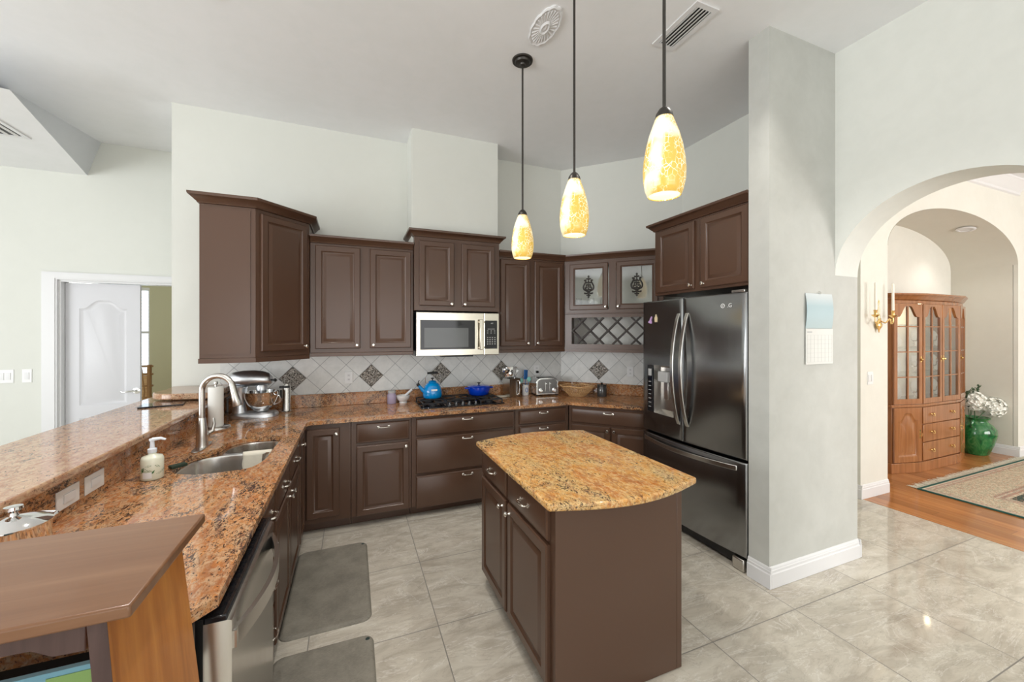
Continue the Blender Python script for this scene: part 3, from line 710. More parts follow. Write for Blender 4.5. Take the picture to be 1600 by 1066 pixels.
# cabinet over the fridge (faces the sink run): local x runs toward the camera
fc = thing('fridge_cabinet', 'brown two-door wall cabinet above the fridge, beside the column', 'wall cabinet', (2.485, 2.762, 1.935), R(-90))
put('body', B(0, .918, 0, .755, 0, .565), 'cab', fc, bevel=.0015); crown(fc, 0, .918, .755, .5655, True, False)
raised_door(fc, .040, .442, .02, .550, (.415, .05)); raised_door(fc, .505, .900, .02, .550, (.535, .05))

# ------------------------------------------------------------------ worktops
sink_cut = spline([(-.852, 2.60, 0), (-.83, 2.46, 0), (-.72, 2.385, 0), (-.60, 2.375, 0), (-.49, 2.40, 0), (-.445, 2.53, 0), (-.440, 2.70, 0), (-.435, 2.86, 0), (-.432, 3.00, 0), (-.455, 3.065, 0), (-.55, 3.085, 0),
                   (-.66, 3.075, 0), (-.725, 2.99, 0), (-.745, 2.88, 0), (-.80, 2.79, 0), (-.845, 2.71, 0)], 5, closed=True)
CF = FB - .035; LF = -.328
k = .4142
dv = (.7071, -.7071)
A0 = (DX - .035 * k + .0, CF)
end_f = (A0[0] + .86 * dv[0], A0[1] + .86 * dv[1])
end_b = (end_f[0] + .68 * .7071, end_f[1] + .68 * .7071)
out = [(-1.028, 1.195), (-.388, 1.195), (LF, 1.262), (LF, CF - .03), (LF + .03, CF), A0, end_f, end_b, (2.31 - .001, WB - .001), (-1.028, WB - .001)]
wt = put('worktop', sheet(out, [[(p[0], p[1]) for p in sink_cut]], .884, .914), 'granite', bevel=.008, seg=3)
tag(wt, 'glossy brown granite worktop running round the sink, cooktop and wine-rack corner', 'worktop')
def splash_bar():
    mb = MB(); mb.box(-1.015, 2.31, WB - .03, WB - .001, .9145, 1.035)
    return mb
put('upstand', MB().box(-1.0, 2.30, WB - .028, WB - .009, .9145, 1.035), 'granite', wt, bevel=.003)
u2 = turned(B(.012, 1.28, -.028, -.009, .9145, 1.035), Matrix.Translation((2.31, WB, 0)) @ Matrix.Rotation(R(-45), 4, 'Z'))
put('upstand', u2, 'granite', wt, bevel=.003)
put('upstand', B(-1.034, -1.012, 1.20, WB - .03, .9145, 1.066), 'granite', wt, bevel=.002)
bt = put('bar_top', MB().prism([(-1.48, 1.10), (-.968, 1.10), (-.968, WB - .002), (-1.402, WB - .002), (-1.402, WB + .12), (-1.48, WB + .14)], 1.067, 1.100), 'granite_bar', bevel=.008, seg=3)
tag(bt, 'long raised granite bar top behind the sink worktop', 'bar top')
rl = [(-1.395, WB - .002), (-1.398, WB - .06)] + [(-1.20 + .20 * cos(a), 3.83 + .20 * sin(a)) for a in [R(150 + 10 * i) for i in range(13)]] + [(-1.04, 3.60), (-.99, 3.62), (-.965, 3.70), (-.965, WB - .002)]
lg = put('granite_ledge', MB().prism(rl, 1.116, 1.160), 'granite_bar', bevel=.008, seg=3)
put('riser', B(-1.30, -.99, 3.80, WB - .003, 1.1005, 1.1155), 'granite', lg)
tag(lg, 'small round-ended granite ledge against the wall at the far end of the bar', 'shelf')

# sink
sk = thing('sink', 'double-bowl stainless undermount sink in the granite worktop', 'sink', (-.62, 2.73, .70))
def loc_(p): return (p[0] + .62, p[1] - 2.73)
def scaled(pts, s_, cx, cy): return [(cx + (x - cx) * s_, cy + (y - cy) * s_) for x, y in pts]
big = [loc_(p) for p in [(-.845, 2.60), (-.825, 2.47), (-.72, 2.395), (-.60, 2.385), (-.50, 2.405), (-.455, 2.52), (-.450, 2.65), (-.455, 2.76), (-.50, 2.80), (-.62, 2.805), (-.74, 2.80), (-.82, 2.74)]]
sml = [loc_(p) for p in [(-.715, 2.90), (-.70, 2.85), (-.62, 2.838), (-.50, 2.838), (-.452, 2.86), (-.445, 2.95), (-.455, 3.04), (-.53, 3.065), (-.63, 3.06), (-.70, 2.99)]]
big = [(a, b) for a, b, _ in spline([(a, b, 0) for a, b in big], 5, closed=True)]; sml = [(a, b) for a, b, _ in spline([(a, b, 0) for a, b in sml], 5, closed=True)]
rim = [(a, b) for a, b in [loc_(p) for p in scaled([(p[0], p[1]) for p in sink_cut], 1.03, -.64, 2.73)]]
put('rim', sheet(rim, [big, sml], .1815, .1825), 'steel', sk)
def bowl(pts, dep):
    cx = sum(p[0] for p in pts) / len(pts); cy = sum(p[1] for p in pts) / len(pts)
    rg = [[(x, y, .1825 - d) for x, y in scaled(pts, s_, cx, cy)] for s_, d in [(1, 0), (.985, .01), (.96, dep * .8), (.93, dep * .93), (.86, dep * .985), (.6, dep), (.12, dep + .004)]]
    return MB().rings(rg, smooth=True), (cx, cy)
for pts, dep in ((big, .20), (sml, .17)):
    b_, c_ = bowl(pts, dep); o = put('bowl', b_, 'steel', sk, sharp=60)
    put('drain', MB().lathe([(0, .002), (.03, .003), (.042, .005), (.046, .002)], 20, (c_[0], c_[1], .1825 - dep)), 'chrome', o)
# faucet
fa = thing('faucet', 'brushed nickel gooseneck faucet with pull-down spray head', 'faucet', (-.845, 2.93, .9145))
pl = [(.022 * cos(a) , .13 * sin(a) if abs(sin(a)) < 2 else 0) for a in [2 * pi * i / 32 for i in range(32)]]
pl = [(.030 * (abs(cos(a)) ** .6) * (1 if cos(a) > 0 else -1), .13 * (abs(sin(a)) ** .8) * (1 if sin(a) > 0 else -1)) for a in [2 * pi * i / 32 for i in range(32)]]
put('deck_plate', MB().prism(pl, 0, .006), 'nickel', fa, bevel=.002)
put('base', MB().lathe([(.033, .006), (.031, .02), (.029, .06), (.027, .12), (.021, .16), (.018, .18)], 24), 'nickel', fa)
ux, uy = .97, -.24
FR = .088; arc = [(0, 0, .15), (0, 0, .24), (0, 0, .325)] + [(ux * (FR - FR * cos(R(a))), uy * (FR - FR * cos(R(a))), .345 + FR * sin(R(a))) for a in range(10, 166, 12)]
put('neck', MB().tube(spline(arc, 3), .0165, 14), 'nickel', fa)
e = Vector(arc[-1]); d = (Vector(arc[-1]) - Vector(arc[-2])).normalized(); d = (d + Vector((0.05, 0, -1.5))).normalized()
put('spray_head', MB().tube([tuple(e - d * .004), tuple(e + d * .02), tuple(e + d * .07), tuple(e + d * .135), tuple(e + d * .14)], [.016, .018, .020, .0265, .024], 18), 'nickel', fa)
put('lever', MB().tube([(.018, .012, .075), (.045, .03, .09), (.050, .045, .13), (.045, .055, .165)], [.013, .012, .008, .0055], 12).ball((.020, .012, .075), .018, 14), 'nickel', fa)
# towel over the sink divider
tw = MB(); nx, ny = 12, 18; v = []
for i in range(nx + 1):
    for j in range(ny + 1):
        u = .012 + .150 * i / nx; t = j / ny * .34 - .19
        wv_ = .003 * sin(i * 1.4 + j * .35)
        if t < -.012: y = .066 + wv_ * .6; z = .186 + (t + .012) * .75
        elif t < .012: y = .070 + (t + .012) / .024 * .045; z = .1895
        else: y = .119 + wv_ * .6; z = .186 - (t - .012) * .72
        v.append((u + .003 * sin(j), y, z))
f = [(i * (ny + 1) + j, (i + 1) * (ny + 1) + j, (i + 1) * (ny + 1) + j + 1, i * (ny + 1) + j + 1) for i in range(nx) for j in range(ny)]
tw.add(v, f, True)
o = put('dish_towel', tw, 'towel', loc=(-.62, 2.73, .703), sharp=180); o.modifiers.new('thick', 'SOLIDIFY').thickness = .003
tag(o, 'cream dish towel draped over the divider of the sink', 'towel')

# ------------------------------------------------------------------ island
isl = thing('island_cabinet', 'freestanding brown island cabinet with two drawers and two doors', 'island', (.785, 2.43, 0), R(-90))
# local x runs toward the camera, front faces the sink run
put('body', B(0, .97, 0, .68, .07, .883), 'cab', isl, bevel=.002); put('toe_kick', B(.03, .94, .06, .66, .002, .07), 'cab', isl)
put('end_panel', B(.9705, .974, 0, .654, .003, .883), 'cab', isl)
put('corner_post', B(.945, .975, .655, .686, .002, .883), 'cab', isl, bevel=.003)
slab_front(isl, .03, .445, .725, .868, (.24, .80)); slab_front(isl, .475, .93, .725, .868, (.70, .80))
raised_door(isl, .03, .445, .105, .705, (.405, .665)); raised_door(isl, .475, .93, .105, .705, (.51, .665))
it = []
cx0, cx1, y0, y1 = .735, 1.535, 1.425, 2.43
for i in range(25): t = i / 24; it.append((cx0 + (cx1 - cx0) * t, y0 - .085 * sin(pi * t)))
for i in range(25): t = i / 24; it.append((cx1 - (cx1 - cx0) * t, y1 + .085 * sin(pi * t)))
o = put('worktop', MB().prism(it, .884, .916), 'granite_island', bevel=.009, seg=3)
tag(o, 'golden granite island top with bowed ends', 'worktop')

# ------------------------------------------------------------------ fridge
fr = thing('fridge', 'tall stainless french-door fridge with ice dispenser and bowed handles', 'fridge', (2.485, 2.865, 0), R(-90))
FW = 1.02
put('body', B(.012, FW - .012, 0, .70, .05, 1.872), 'black', fr)
put('side_panel', B(FW - .0115, FW - .004, .0, .70, .05, 1.87), 'fridge', fr)
def fy(x): return -(.052 + .034 * sin(pi * min(max(x / FW, 0), 1)))
def curved_panel(x0, x1, z0, z1, hole=None, th=.048, n=14, r=.012):
    xs = sorted(set([x0, x0 + .003, x0 + r, x1 - r, x1 - .003, x1] + [x0 + (x1 - x0) * i / n for i in range(1, n)] + ([hole[0], hole[1]] if hole else [])))
    zs = sorted(set([z0, z0 + .003, z0 + r, z1 - r, z1 - .003, z1] + ([hole[2], hole[3]] if hole else [])))
    def Y(x, z):
        e = min(x - x0, x1 - x, z - z0, z1 - z); k = 0 if e >= r else (.010 if e <= 0 else (.005 if e < .006 else 0))
        return fy(x) + k
    v = [(x, Y(x, z), z) for x in xs for z in zs]; nz = len(zs); f = []
    for i in range(len(xs) - 1):
        for j in range(nz - 1):
            if hole and xs[i] >= hole[0] - 1e-6 and xs[i + 1] <= hole[1] + 1e-6 and zs[j] >= hole[2] - 1e-6 and zs[j + 1] <= hole[3] + 1e-6: continue
            f.append((i * nz + j, (i + 1) * nz + j, (i + 1) * nz + j + 1, i * nz + j + 1))
    mb = MB().add(v, f, True)
    a = [(x, z0) for x in xs] + [(x1, z) for z in zs[1:]] + [(x, z1) for x in xs[::-1][1:]] + [(x0, z) for z in zs[::-1][1:-1]]
    v2 = [(x, Y(x, z), z) for x, z in a] + [(x, -.002, z) for x, z in a]; k = len(a)
    mb.add(v2, [(i, (i + 1) % k, k + (i + 1) % k, k + i) for i in range(k)] + [tuple(range(k, 2 * k))], True)
    return mb
def bow(x0, z0, x1, z1, base, outw, wdt=.030, thk=.014, n=20, vert=True):
    v = []
    for i in range(n + 1):
        t = i / n; o = base + outw * (sin(pi * t) ** .75); x = x0 + (x1 - x0) * t; z = z0 + (z1 - z0) * t
        yy = fy(x) - o
        if vert: v += [(x - wdt / 2, yy, z), (x + wdt / 2, yy, z), (x + wdt / 2, yy + thk, z), (x - wdt / 2, yy + thk, z)]
        else: v += [(x, yy, z - wdt / 2), (x, yy + thk, z - wdt / 2), (x, yy + thk, z + wdt / 2), (x, yy, z + wdt / 2)]
    mb = MB().add(v, [(4 * i + a, 4 * i + (a + 1) % 4, 4 * i + 4 + (a + 1) % 4, 4 * i + 4 + a) for i in range(n) for a in range(4)] + [(3, 2, 1, 0), (4 * n, 4 * n + 1, 4 * n + 2, 4 * n + 3)], True)
    return mb
hole = (.165, .405, .925, 1.335)
d1 = put('door', curved_panel(.004, .499, .757, 1.885, hole), 'fridge', fr, sharp=50)
d2 = put('door', curved_panel(.505, FW - .004, .757, 1.885), 'fridge', fr, sharp=50)
d3 = put('freezer_drawer', curved_panel(.004, FW - .004, .10, .738), 'fridge', fr, sharp=50)
put('handle', bow(.462, .885, .462, 1.765, .006, .075), 'nickel', d1, sharp=50, bevel=.003)
put('handle', bow(.548, .885, .548, 1.765, .006, .075), 'nickel', d2, sharp=50, bevel=.003)
put('handle', bow(.045, .690, FW - .07, .690, .006, .05, .034, .014, 30, False), 'nickel', d3, sharp=50, bevel=.003)
rc = MB(); x0, x1, z0, z1 = hole; yb = -.010
rc.add([(x0, fy(x0), z0), (x1, fy(x1), z0), (x1, fy(x1), z1), (x0, fy(x0), z1), (x0 + .02, yb, z0 + .03), (x1 - .02, yb, z0 + .03), (x1 - .02, yb, z1 - .02), (x0 + .02, yb, z1 - .02)],
       [(0, 1, 5, 4), (1, 2, 6, 5), (2, 3, 7, 6), (3, 0, 4, 7), (4, 5, 6, 7)])
dp_ = put('dispenser_recess', rc, 'nickel', d1)
put('dispenser_spout', B(.225, .335, -.085, -.02, 1.20, 1.285), 'grey', d1, bevel=.006)
put('paddle', B(.255, .305, -.045, -.035, 1.05, 1.20), 'nickel', d1, bevel=.003)
put('control_strip', B(.095, .160, -.080, -.06, .93, 1.33), 'blackgloss', d1, bevel=.002)
kp = MB()
for i in range(7): kp.box(.112, .142, -.0812, -.0802, .97 + i * .036, .975 + i * .036)
kp.box(.108, .148, -.0812, -.0802, 1.24, 1.30)
put('key_marks', kp, 'grey', d1)
put('hinge_cover', B(.90, 1.0, -.05, .06, 1.8865, 1.905), 'nickel', fr, bevel=.003)
put('toe_grille', B(.02, FW - .02, -.02, .02, .02, .095), 'black', fr)
put('foot', B(FW - .11, FW - .02, -.06, .04, .001, .085), 'nickel', fr, bevel=.01)
def text(name, s, size, m, parent=None, loc=(0, 0, 0), rot=(R(90), 0, 0), ex=.0006):
    cu = bpy.data.curves.new(name, 'FONT'); cu.body = s; cu.size = size; cu.extrude = ex; cu.align_x = 'CENTER'; cu.align_y = 'CENTER'
    cu.materials.append(M[m]); o = bpy.data.objects.new(name, cu); COL.objects.link(o); o.location = loc; o.rotation_euler = rot
    bpy.context.view_layer.update()
    me = bpy.data.meshes.new_from_object(o); n = bpy.data.objects.new(name, me); COL.objects.link(n); n.location = loc; n.rotation_euler = rot
    bpy.data.objects.remove(o); n.name = name
    if parent: n.parent = parent
    return n
text('badge_letters', 'LG', .040, 'white', d2, (.895, fy(.895) - .0015, 1.800), (R(90), 0, R(-3.5)), .0008)
bd = MB().tube([(.848 + .014 * cos(a), fy(.85) - .001, 1.8 + .014 * sin(a)) for a in [2 * pi * i / 16 for i in range(16)]], .0022, 6, closed=True).box(.846, .849, fy(.85) - .002, fy(.85), 1.793, 1.807)
put('badge_ring', bd, 'white', d2)
# two magnets
mg = MB(); sil = [(-.010, -.030), (.012, -.034), (.018, -.020), (.010, -.006), (.016, .008), (.022, .026), (.014, .022), (.010, .030), (.006, .020), (-.004, .010), (-.010, -.008), (-.022, -.012), (-.026, -.024), (-.018, -.028)]
m_ = sheet([(a, b) for a, b in sil[::-1]], [], 0, .004); o = put('fridge_magnet', turned(MB().add(m_.v, m_.f, False, XZ(0)), Matrix.Identity(4)), 'pink', loc=(2.485 + fy(.13) - .0046, 2.865 - .12, 1.725), rz=R(-90))
tag(o, 'small lilac animal-shaped magnet on the fridge door', 'magnet')
sil = [(-.014, -.032), (.014, -.032), (.016, .005), (.008, .016), (.004, .034), (-.004, .034), (-.008, .016), (-.016, .005)]
m_ = sheet(sil, [], 0, .004); o = put('fridge_magnet', MB().add(m_.v, m_.f, False, XZ(0)), 'cream', loc=(2.485 + fy(.20) - .0046, 2.865 - .195, 1.735), rz=R(-90))
tag(o, 'small tan bottle-shaped magnet on the fridge door', 'magnet')

# ------------------------------------------------------------------ microwave
mw = thing('microwave', 'stainless over-the-range microwave with dark window and black keypad', 'microwave', (.548, 3.70, 1.392))
W2, H2 = .812, .415
put('body', B(0, W2, .022, WB - 3.71, .0, H2), 'blackgloss', mw)
put('side_trim', B(0, .012, .0215, .06, .0, H2), 'nickel', mw) if False else None
dm = MB().rings([rr(.001, .652, .003, H2 - .003, i, y) for i, y in [(0, .020), (0, .002), (.004, -.002), (.006, -.002)]], back=True)
dmo = put('door', dm, 'micro', mw)
put('window_frame', B(.035, .560, -.0055, -.0022, .062, H2 - .075), 'blackgloss', dmo, bevel=.001)
put('window', B(.072, .495, -.0068, -.0056, .082, H2 - .150), mat('microwave_screen', (.10, .105, .105), .12), dmo)
put('handle', bow_ := MB().add(*(lambda m: (m.v, m.f))(MB().box(.598, .630, -.045, -.030, .055, H2 - .065).box(.603, .625, -.030, -.0021, .065, .085).box(.603, .625, -.030, -.0021, H2 - .10, H2 - .08))), 'micro', dmo, bevel=.005)
cpn = MB().rings([rr(.655, W2 - .001, .003, H2 - .003, i, y) for i, y in [(0, .020), (0, .002), (.004, -.002), (.006, -.002)]], back=True)
cpo = put('control_panel', cpn, 'micro', mw)
put('keypad', B(.662, .790, -.0045, -.0022, .062, H2 - .075), 'blackgloss', cpo)
ky = MB()
for r_ in range(4):
    for c_ in range(3): ky.box(.684 + c_ * .024, .697 + c_ * .024, -.0052, -.0046, .105 + r_ * .021, .113 + r_ * .021)
    ky.box(.760, .772, -.0052, -.0046, .105 + r_ * .021, .113 + r_ * .021)
for c_ in range(3): ky.box(.684 + c_ * .036, .697 + c_ * .036, -.0052, -.0046, .215, .221).box(.684 + c_ * .036, .697 + c_ * .036, -.0052, -.0046, .235, .241)
ky.box(.690, .765, -.0052, -.0046, .255, .259)
put('key_marks', ky, 'grey', cpo)
text('clock_digits', '4:07', .014, 'white', cpo, (.735, -.0052, .312))
put('vent_strip', B(.24, .55, .02, .12, -.012, -.0005), 'black', mw)

# ------------------------------------------------------------------ gas cooktop
CT = thing('gas_cooktop', 'black five-burner gas cooktop with cast iron grates and a row of knobs', 'cooktop', (.99, 3.855, .9145))
put('base_tray', MB().prism([(-.405, -.225), (.405, -.225), (.405, .225), (-.405, .225)], 0, .010), 'blackgloss', CT, bevel=.004)
def burner(x, y, r):
    return put('burner', MB().lathe([(r * 1.35, .010), (r * 1.3, .014), (r, .016), (r, .024), (r * .9, .028), (0, .029)], 20, (x, y, 0)), 'iron', CT)
for x, y, r in ((-.28, .11, .036), (-.28, -.11, .03), (0, .06, .045), (.28, .11, .036), (.28, -.10, .03)): burner(x, y, r)
def grate(cx, x0, x1, y0, y1, cs_):
    g = MB(); z = .044; t = .006
    def bar(a, b): g.tube([(a[0], a[1], z), (b[0], b[1], z)], t, 6)
    for a, b in (((x0, y0), (x1, y0)), ((x1, y0), (x1, y1)), ((x1, y1), (x0, y1)), ((x0, y1), (x0, y0))): bar(a, b)
    if y1 - y0 > .35: bar((x0, (y0 + y1) / 2), (x1, (y0 + y1) / 2))
    for bx, by in cs_:
        for k in range(4):
            a = pi / 4 + k * pi / 2; ex = x0 if cos(a) < 0 else x1; ey = by + .095 * (1 if sin(a) > 0 else -1)
            ey = max(y0, min(y1, ey)); g.tube([(bx + .028 * cos(a), by + .028 * sin(a), z + .004), (bx + .07 * cos(a), by + .07 * sin(a), z + .002), (ex, ey, z)], [.004, .006, .006], 6)
    for a in ((x0, y0), (x1, y0), (x1, y1), (x0, y1)): g.tube([(a[0], a[1], z), (a[0], a[1], .0105)], .007, 6)
    return put('grate', g, 'iron', CT)
grate(0, -.385, -.165, -.20, .205, [(-.28, .11), (-.28, -.11)]); grate(0, .165, .385, -.20, .205, [(.28, .11), (.28, -.10)]); grate(0, -.145, .145, -.085, .205, [(0, .06)])
for i in range(5):
    put('knob', MB().lathe([(.021, .010), (.021, .014), (.016, .016), (.015, .034), (.012, .037), (0, .037)], 18, (-.13 + i * .065, -.155, 0)), 'nickel' if 0 else mat('dark_metal_knob', (.14, .14, .14), .2, metal=1), CT, sharp=40)

# ------------------------------------------------------------------ things on the worktop
Z0 = .9148
kt = thing('kettle', 'turquoise enamel whistling kettle on the cooktop grate', 'kettle', (.742, 3.945, .9665), R(0))
put('body', MB().lathe([(0, 0), (.083, 0), (.090, .008), (.094, .035), (.091, .075), (.080, .112), (.060, .140), (.040, .152), (0, .154)], 32), 'blue', kt, sharp=60)
put('lid', MB().lathe([(.040, .1525), (.041, .158), (.030, .168), (.010, .172), (0, .172)], 24), 'blue', kt)
put('lid_knob', MB().lathe([(.006, .172), (.006, .182), (.014, .187), (.014, .197), (0, .200)], 14), 'black', kt)
sp_ = put('spout', MB().tube([(-.070, -.01, .062), (-.105, -.016, .088), (-.128, -.02, .118), (-.140, -.022, .132)], [.026, .019, .015, .014], 14), 'blue', kt)
put('whistle', MB().tube([(-.138, -.022, .130), (-.150, -.024, .146)], [.017, .015], 12).tube([(-.146, -.024, .145), (-.140, -.022, .172), (-.128, -.02, .178)], .004, 6), 'black', sp_)
put('wire_handle', MB().tube(spline([(-.062, 0, .135), (-.070, 0, .165), (-.068, 0, .215), (-.050, 0, .243)], 5), .003, 8).tube(spline([(-.050, 0, .243), (.052, 0, .246), (.078, 0, .20), (.074, 0, .12)], 6), .003, 8), 'chrome', kt)
put('grip', MB().tube([(-.052, 0, .244), (.0, 0, .246), (.052, 0, .246)], [.010, .011, .010], 12), 'black', kt)
put('label_plate', B(-.028, .030, -.0965, -.0925, .078, .094), 'white', kt)
do = thing('dutch_oven', 'cobalt blue enamel casserole with lid on the cooktop grate', 'casserole', (1.222, 3.935, .9665))
put('pot', MB().lathe([(0, 0), (.085, 0), (.105, .015), (.114, .05), (.117, .078), (.117, .084)], 36), 'navy', do, sharp=60)
put('lid', MB().lathe([(.119, .0845), (.119, .090), (.105, .098), (.06, .106), (.02, .108), (0, .108)], 36), 'navy', do)
put('lid_knob', MB().lathe([(.007, .108), (.006, .118), (.018, .126), (.018, .131), (0, .132)], 16), 'black', do)
for s_ in (-1, 1): put('handle', MB().tube(spline([(s_ * .110, -.035, .074), (s_ * .142, -.025, .076), (s_ * .146, 0, .076), (s_ * .142, .025, .076), (s_ * .110, .035, .074)], 4), .007, 8), 'navy', do)
# mortar and pestle, jar
mo = thing('mortar', 'white stone mortar beside the cooktop', 'mortar', (.470, 4.045, Z0))
put('bowl', MB().lathe([(0, 0), (.036, 0), (.038, .010), (.034, .016), (.056, .040), (.066, .072), (.066, .076), (.058, .076), (.046, .048), (.02, .03), (0, .028)], 28), 'ceramic', mo, sharp=60)
o = put('pestle', MB().tube([(-.012, .0, .052), (.02, .005, .070), (.088, .010, .128)], [.016, .012, .013], 14), 'ceramic', loc=(.470, 4.045, Z0)); tag(o, 'white stone pestle leaning in the mortar', 'pestle')
jr = thing('spice_jar', 'small lilac glass jar next to the mortar', 'jar', (.362, 4.05, Z0))
put('glass_body', MB().lathe([(0, 0), (.040, 0), (.043, .006), (.043, .085), (.036, .098), (.036, .104)], 24), 'jarglass', jr, sharp=60)
put('lid', MB().lathe([(.037, .1045), (.038, .122), (.034, .126), (0, .126)], 24), 'grey', jr)
# cloth pad beside the cooktop
o = put('spoon_rest', MB().lathe([(0, 0), (.055, 0), (.068, .006), (.066, .012), (.05, .006), (0, .005)], 24, sx=1.0, sy=.7), 'towel', loc=(1.50, 4.01, Z0)); tag(o, 'pale oval spoon rest between the cooktop and the steel utensil caddy', 'spoon rest')
# steel caddy with utensils
cd = thing('utensil_caddy', 'square steel utensil caddy with a side handle full of metal tools', 'utensil holder', (1.622, 4.018, Z0), R(12))
cdm = MB().box(-.070, .070, -.070, .070, 0, .004).box(-.070, .070, -.070, -.067, .004, .200).box(-.070, .070, .067, .070, .004, .200).box(-.070, -.067, -.067, .067, .004, .200).box(.067, .070, -.067, .067, .004, .200)
put('body', cdm, 'steel', cd)
put('handle', MB().tube(spline([(.020, -.071, .175), (.036, -.088, .175), (.042, -.096, .15), (.040, -.094, .06), (.034, -.086, .030), (.020, -.071, .025)], 4), .006, 8), 'chrome', cd)
def tool(name, label, cat, base, tip, m, head, grp=None, hm=None):
    t = thing(name, label, cat, base, 0, grp); tv = Vector(tip) - Vector(base)
    put('shaft', MB().tube([(0, 0, 0), tuple(tv * .5), tuple(tv)], [.0045, .0035, .004], 8), m, t)
    q = tv.normalized().to_track_quat('Z', 'X').to_matrix().to_4x4(); mm = Matrix.Translation(tv) @ q @ Matrix.Scale(1.35, 4)
    h = MB()
    if head == 'whisk':
        for k_ in range(5):
            a = pi * k_ / 5; h.tube([tuple(mm @ Vector((r_ * cos(a), r_ * sin(a), z_))) for r_, z_ in [(.004, 0), (.022, .035), (.026, .06), (.012, .083), (0, .088), (-.012, .083), (-.026, .06), (-.022, .035), (-.004, 0)]], .0013, 5)
    elif head == 'ladle': h.lathe([(0, -.022), (.018, -.018), (.030, -.004), (.033, .008), (.031, .008), (.027, -.002), (.015, -.014), (0, -.017)], 18, M_=mm @ Matrix.Translation((.02, 0, .02)) @ Matrix.Rotation(R(60), 4, 'Y'))
    elif head == 'spoon': h.ball(tuple(mm @ Vector((0, 0, .025))), .026, 14, (1, .35, 1.1))
    elif head == 'slotted':
        h.add(*(lambda m_: (m_.v, m_.f))(B(-.032, .032, -.0015, .0015, 0, .075)), False, mm)
    elif head == 'spatula':
        m_ = B(-.024, .024, -.005, .005, 0, .078); h.add(m_.v, m_.f, False, mm)
    put('head', h, hm or m, t, bevel=.003 if head in ('spatula',) else 0); return t
tb = (1.622, 4.018)
tool('whisk', 'wire whisk standing in the square steel caddy', 'whisk', (tb[0] + .02, tb[1], Z0 + .01), (tb[0] + .045, tb[1] + .02, Z0 + .205), 'chrome', 'whisk')
tool('ladle', 'steel ladle leaning out of the square caddy over the spoon rest', 'ladle', (tb[0] + .045, tb[1] + .01, Z0 + .01), (tb[0] - .085, tb[1] + .0, Z0 + .245), 'chrome', 'ladle')
tool('serving_spoon', 'steel serving spoon standing in the square caddy', 'spoon', (tb[0] + .015, tb[1] - .035, Z0 + .01), (tb[0] - .02, tb[1] - .045, Z0 + .22), 'chrome', 'spoon')
tool('slotted_turner', 'flat steel turner standing behind the spoon in the square caddy', 'turner', (tb[0] + .0, tb[1] + .03, Z0 + .01), (tb[0] - .01, tb[1] + .035, Z0 + .215), 'chrome', 'slotted')
c2 = thing('utensil_crock', 'small white and steel crock with a blue oval mark, beside the toaster', 'utensil holder', (1.795, 4.035, Z0))
put('body', MB().lathe([(0, 0), (.036, 0), (.038, .004), (.038, .118), (.035, .118), (.034, .006), (0, .005)], 24), 'ceramic', c2, sharp=40)
put('oval_mark', MB().tube([(.0 + .013 * cos(a), -.0395 + .002 * abs(cos(a)), .062 + .024 * sin(a)) for a in [2 * pi * i / 20 for i in range(20)]], .003, 6, closed=True), 'silblue', c2)
tb = (1.795, 4.035)
tool('silicone_spatula', 'mint silicone spatula in the small crock', 'spatula', (tb[0], tb[1] - .008, Z0 + .01), (tb[0] - .045, tb[1] - .01, Z0 + .135), 'black', 'spoon', hm='mint')
tool('silicone_turner', 'tall blue silicone turner in the small crock', 'spatula', (tb[0], tb[1] + .012, Z0 + .01), (tb[0] + .012, tb[1] + .02, Z0 + .175), 'silblue', 'spatula')
tool('silicone_spoon', 'pale blue silicone spoon in front of the blue turner in the small crock', 'spoon', (tb[0] + .01, tb[1] - .015, Z0 + .01), (tb[0] + .030, tb[1] - .02, Z0 + .145), 'silblue', 'spoon', hm='mint')
# toaster
to = thing('toaster', 'chrome four-slice toaster with two dials and lever slots', 'toaster', (2.015, 3.985, Z0), R(-8))
sh = []
for i in range(21):
    a = pi * i / 20; sh.append((.13 * (abs(cos(a)) ** .38) * (1 if cos(a) >= 0 else -1), .110 + .088 * (abs(sin(a)) ** .55)))
pr = [(.130, .014)] + sh + [(-.130, .014)]
m_ = sheet(pr, [], 0, .19); put('body', MB().add(m_.v, m_.f, False, XZ(-.085)), 'chrome', to, bevel=.004)
pr2 = [(x * .86, .026 + (z - .014) * .86) for x, z in pr]
m_ = sheet(pr2, [], 0, .004); fp = put('front_panel', MB().add(m_.v, m_.f, False, XZ(-.0895)), mat('dark_brushed_panel', (.16, .155, .15), .28, metal=1), to)
for s_ in (-1, 1): put('dial', MB().lathe([(.026, 0), (.026, .004), (.017, .006), (.016, .020), (0, .020)], 20, M_=Matrix.Translation((s_ * .078, -.0897, .062)) @ Matrix.Rotation(R(90), 4, 'X')), 'chrome', to, sharp=40)
for s_ in (-1, 1):
    lv = put('lever', MB().box(s_ * .024 - .002, s_ * .024 + .002, -.0905, -.0897, .05, .15).box(s_ * .024 - .011, s_ * .024 + .011, -.106, -.0906, .132, .142), 'chrome', to, bevel=.001)
put('slots', MB().box(-.095, .095, -.055, -.030, .1975, .1992).box(-.095, .095, .012, .037, .1975, .1992), 'black', to)
for sx_ in (-1, 1):
    for sy_ in (-1, 1): put('foot', B(sx_ * .115 - .012, sx_ * .115 + .012, sy_ * .07 + .01 - .012, sy_ * .07 + .01 + .012, 0, .0138), 'black', to)
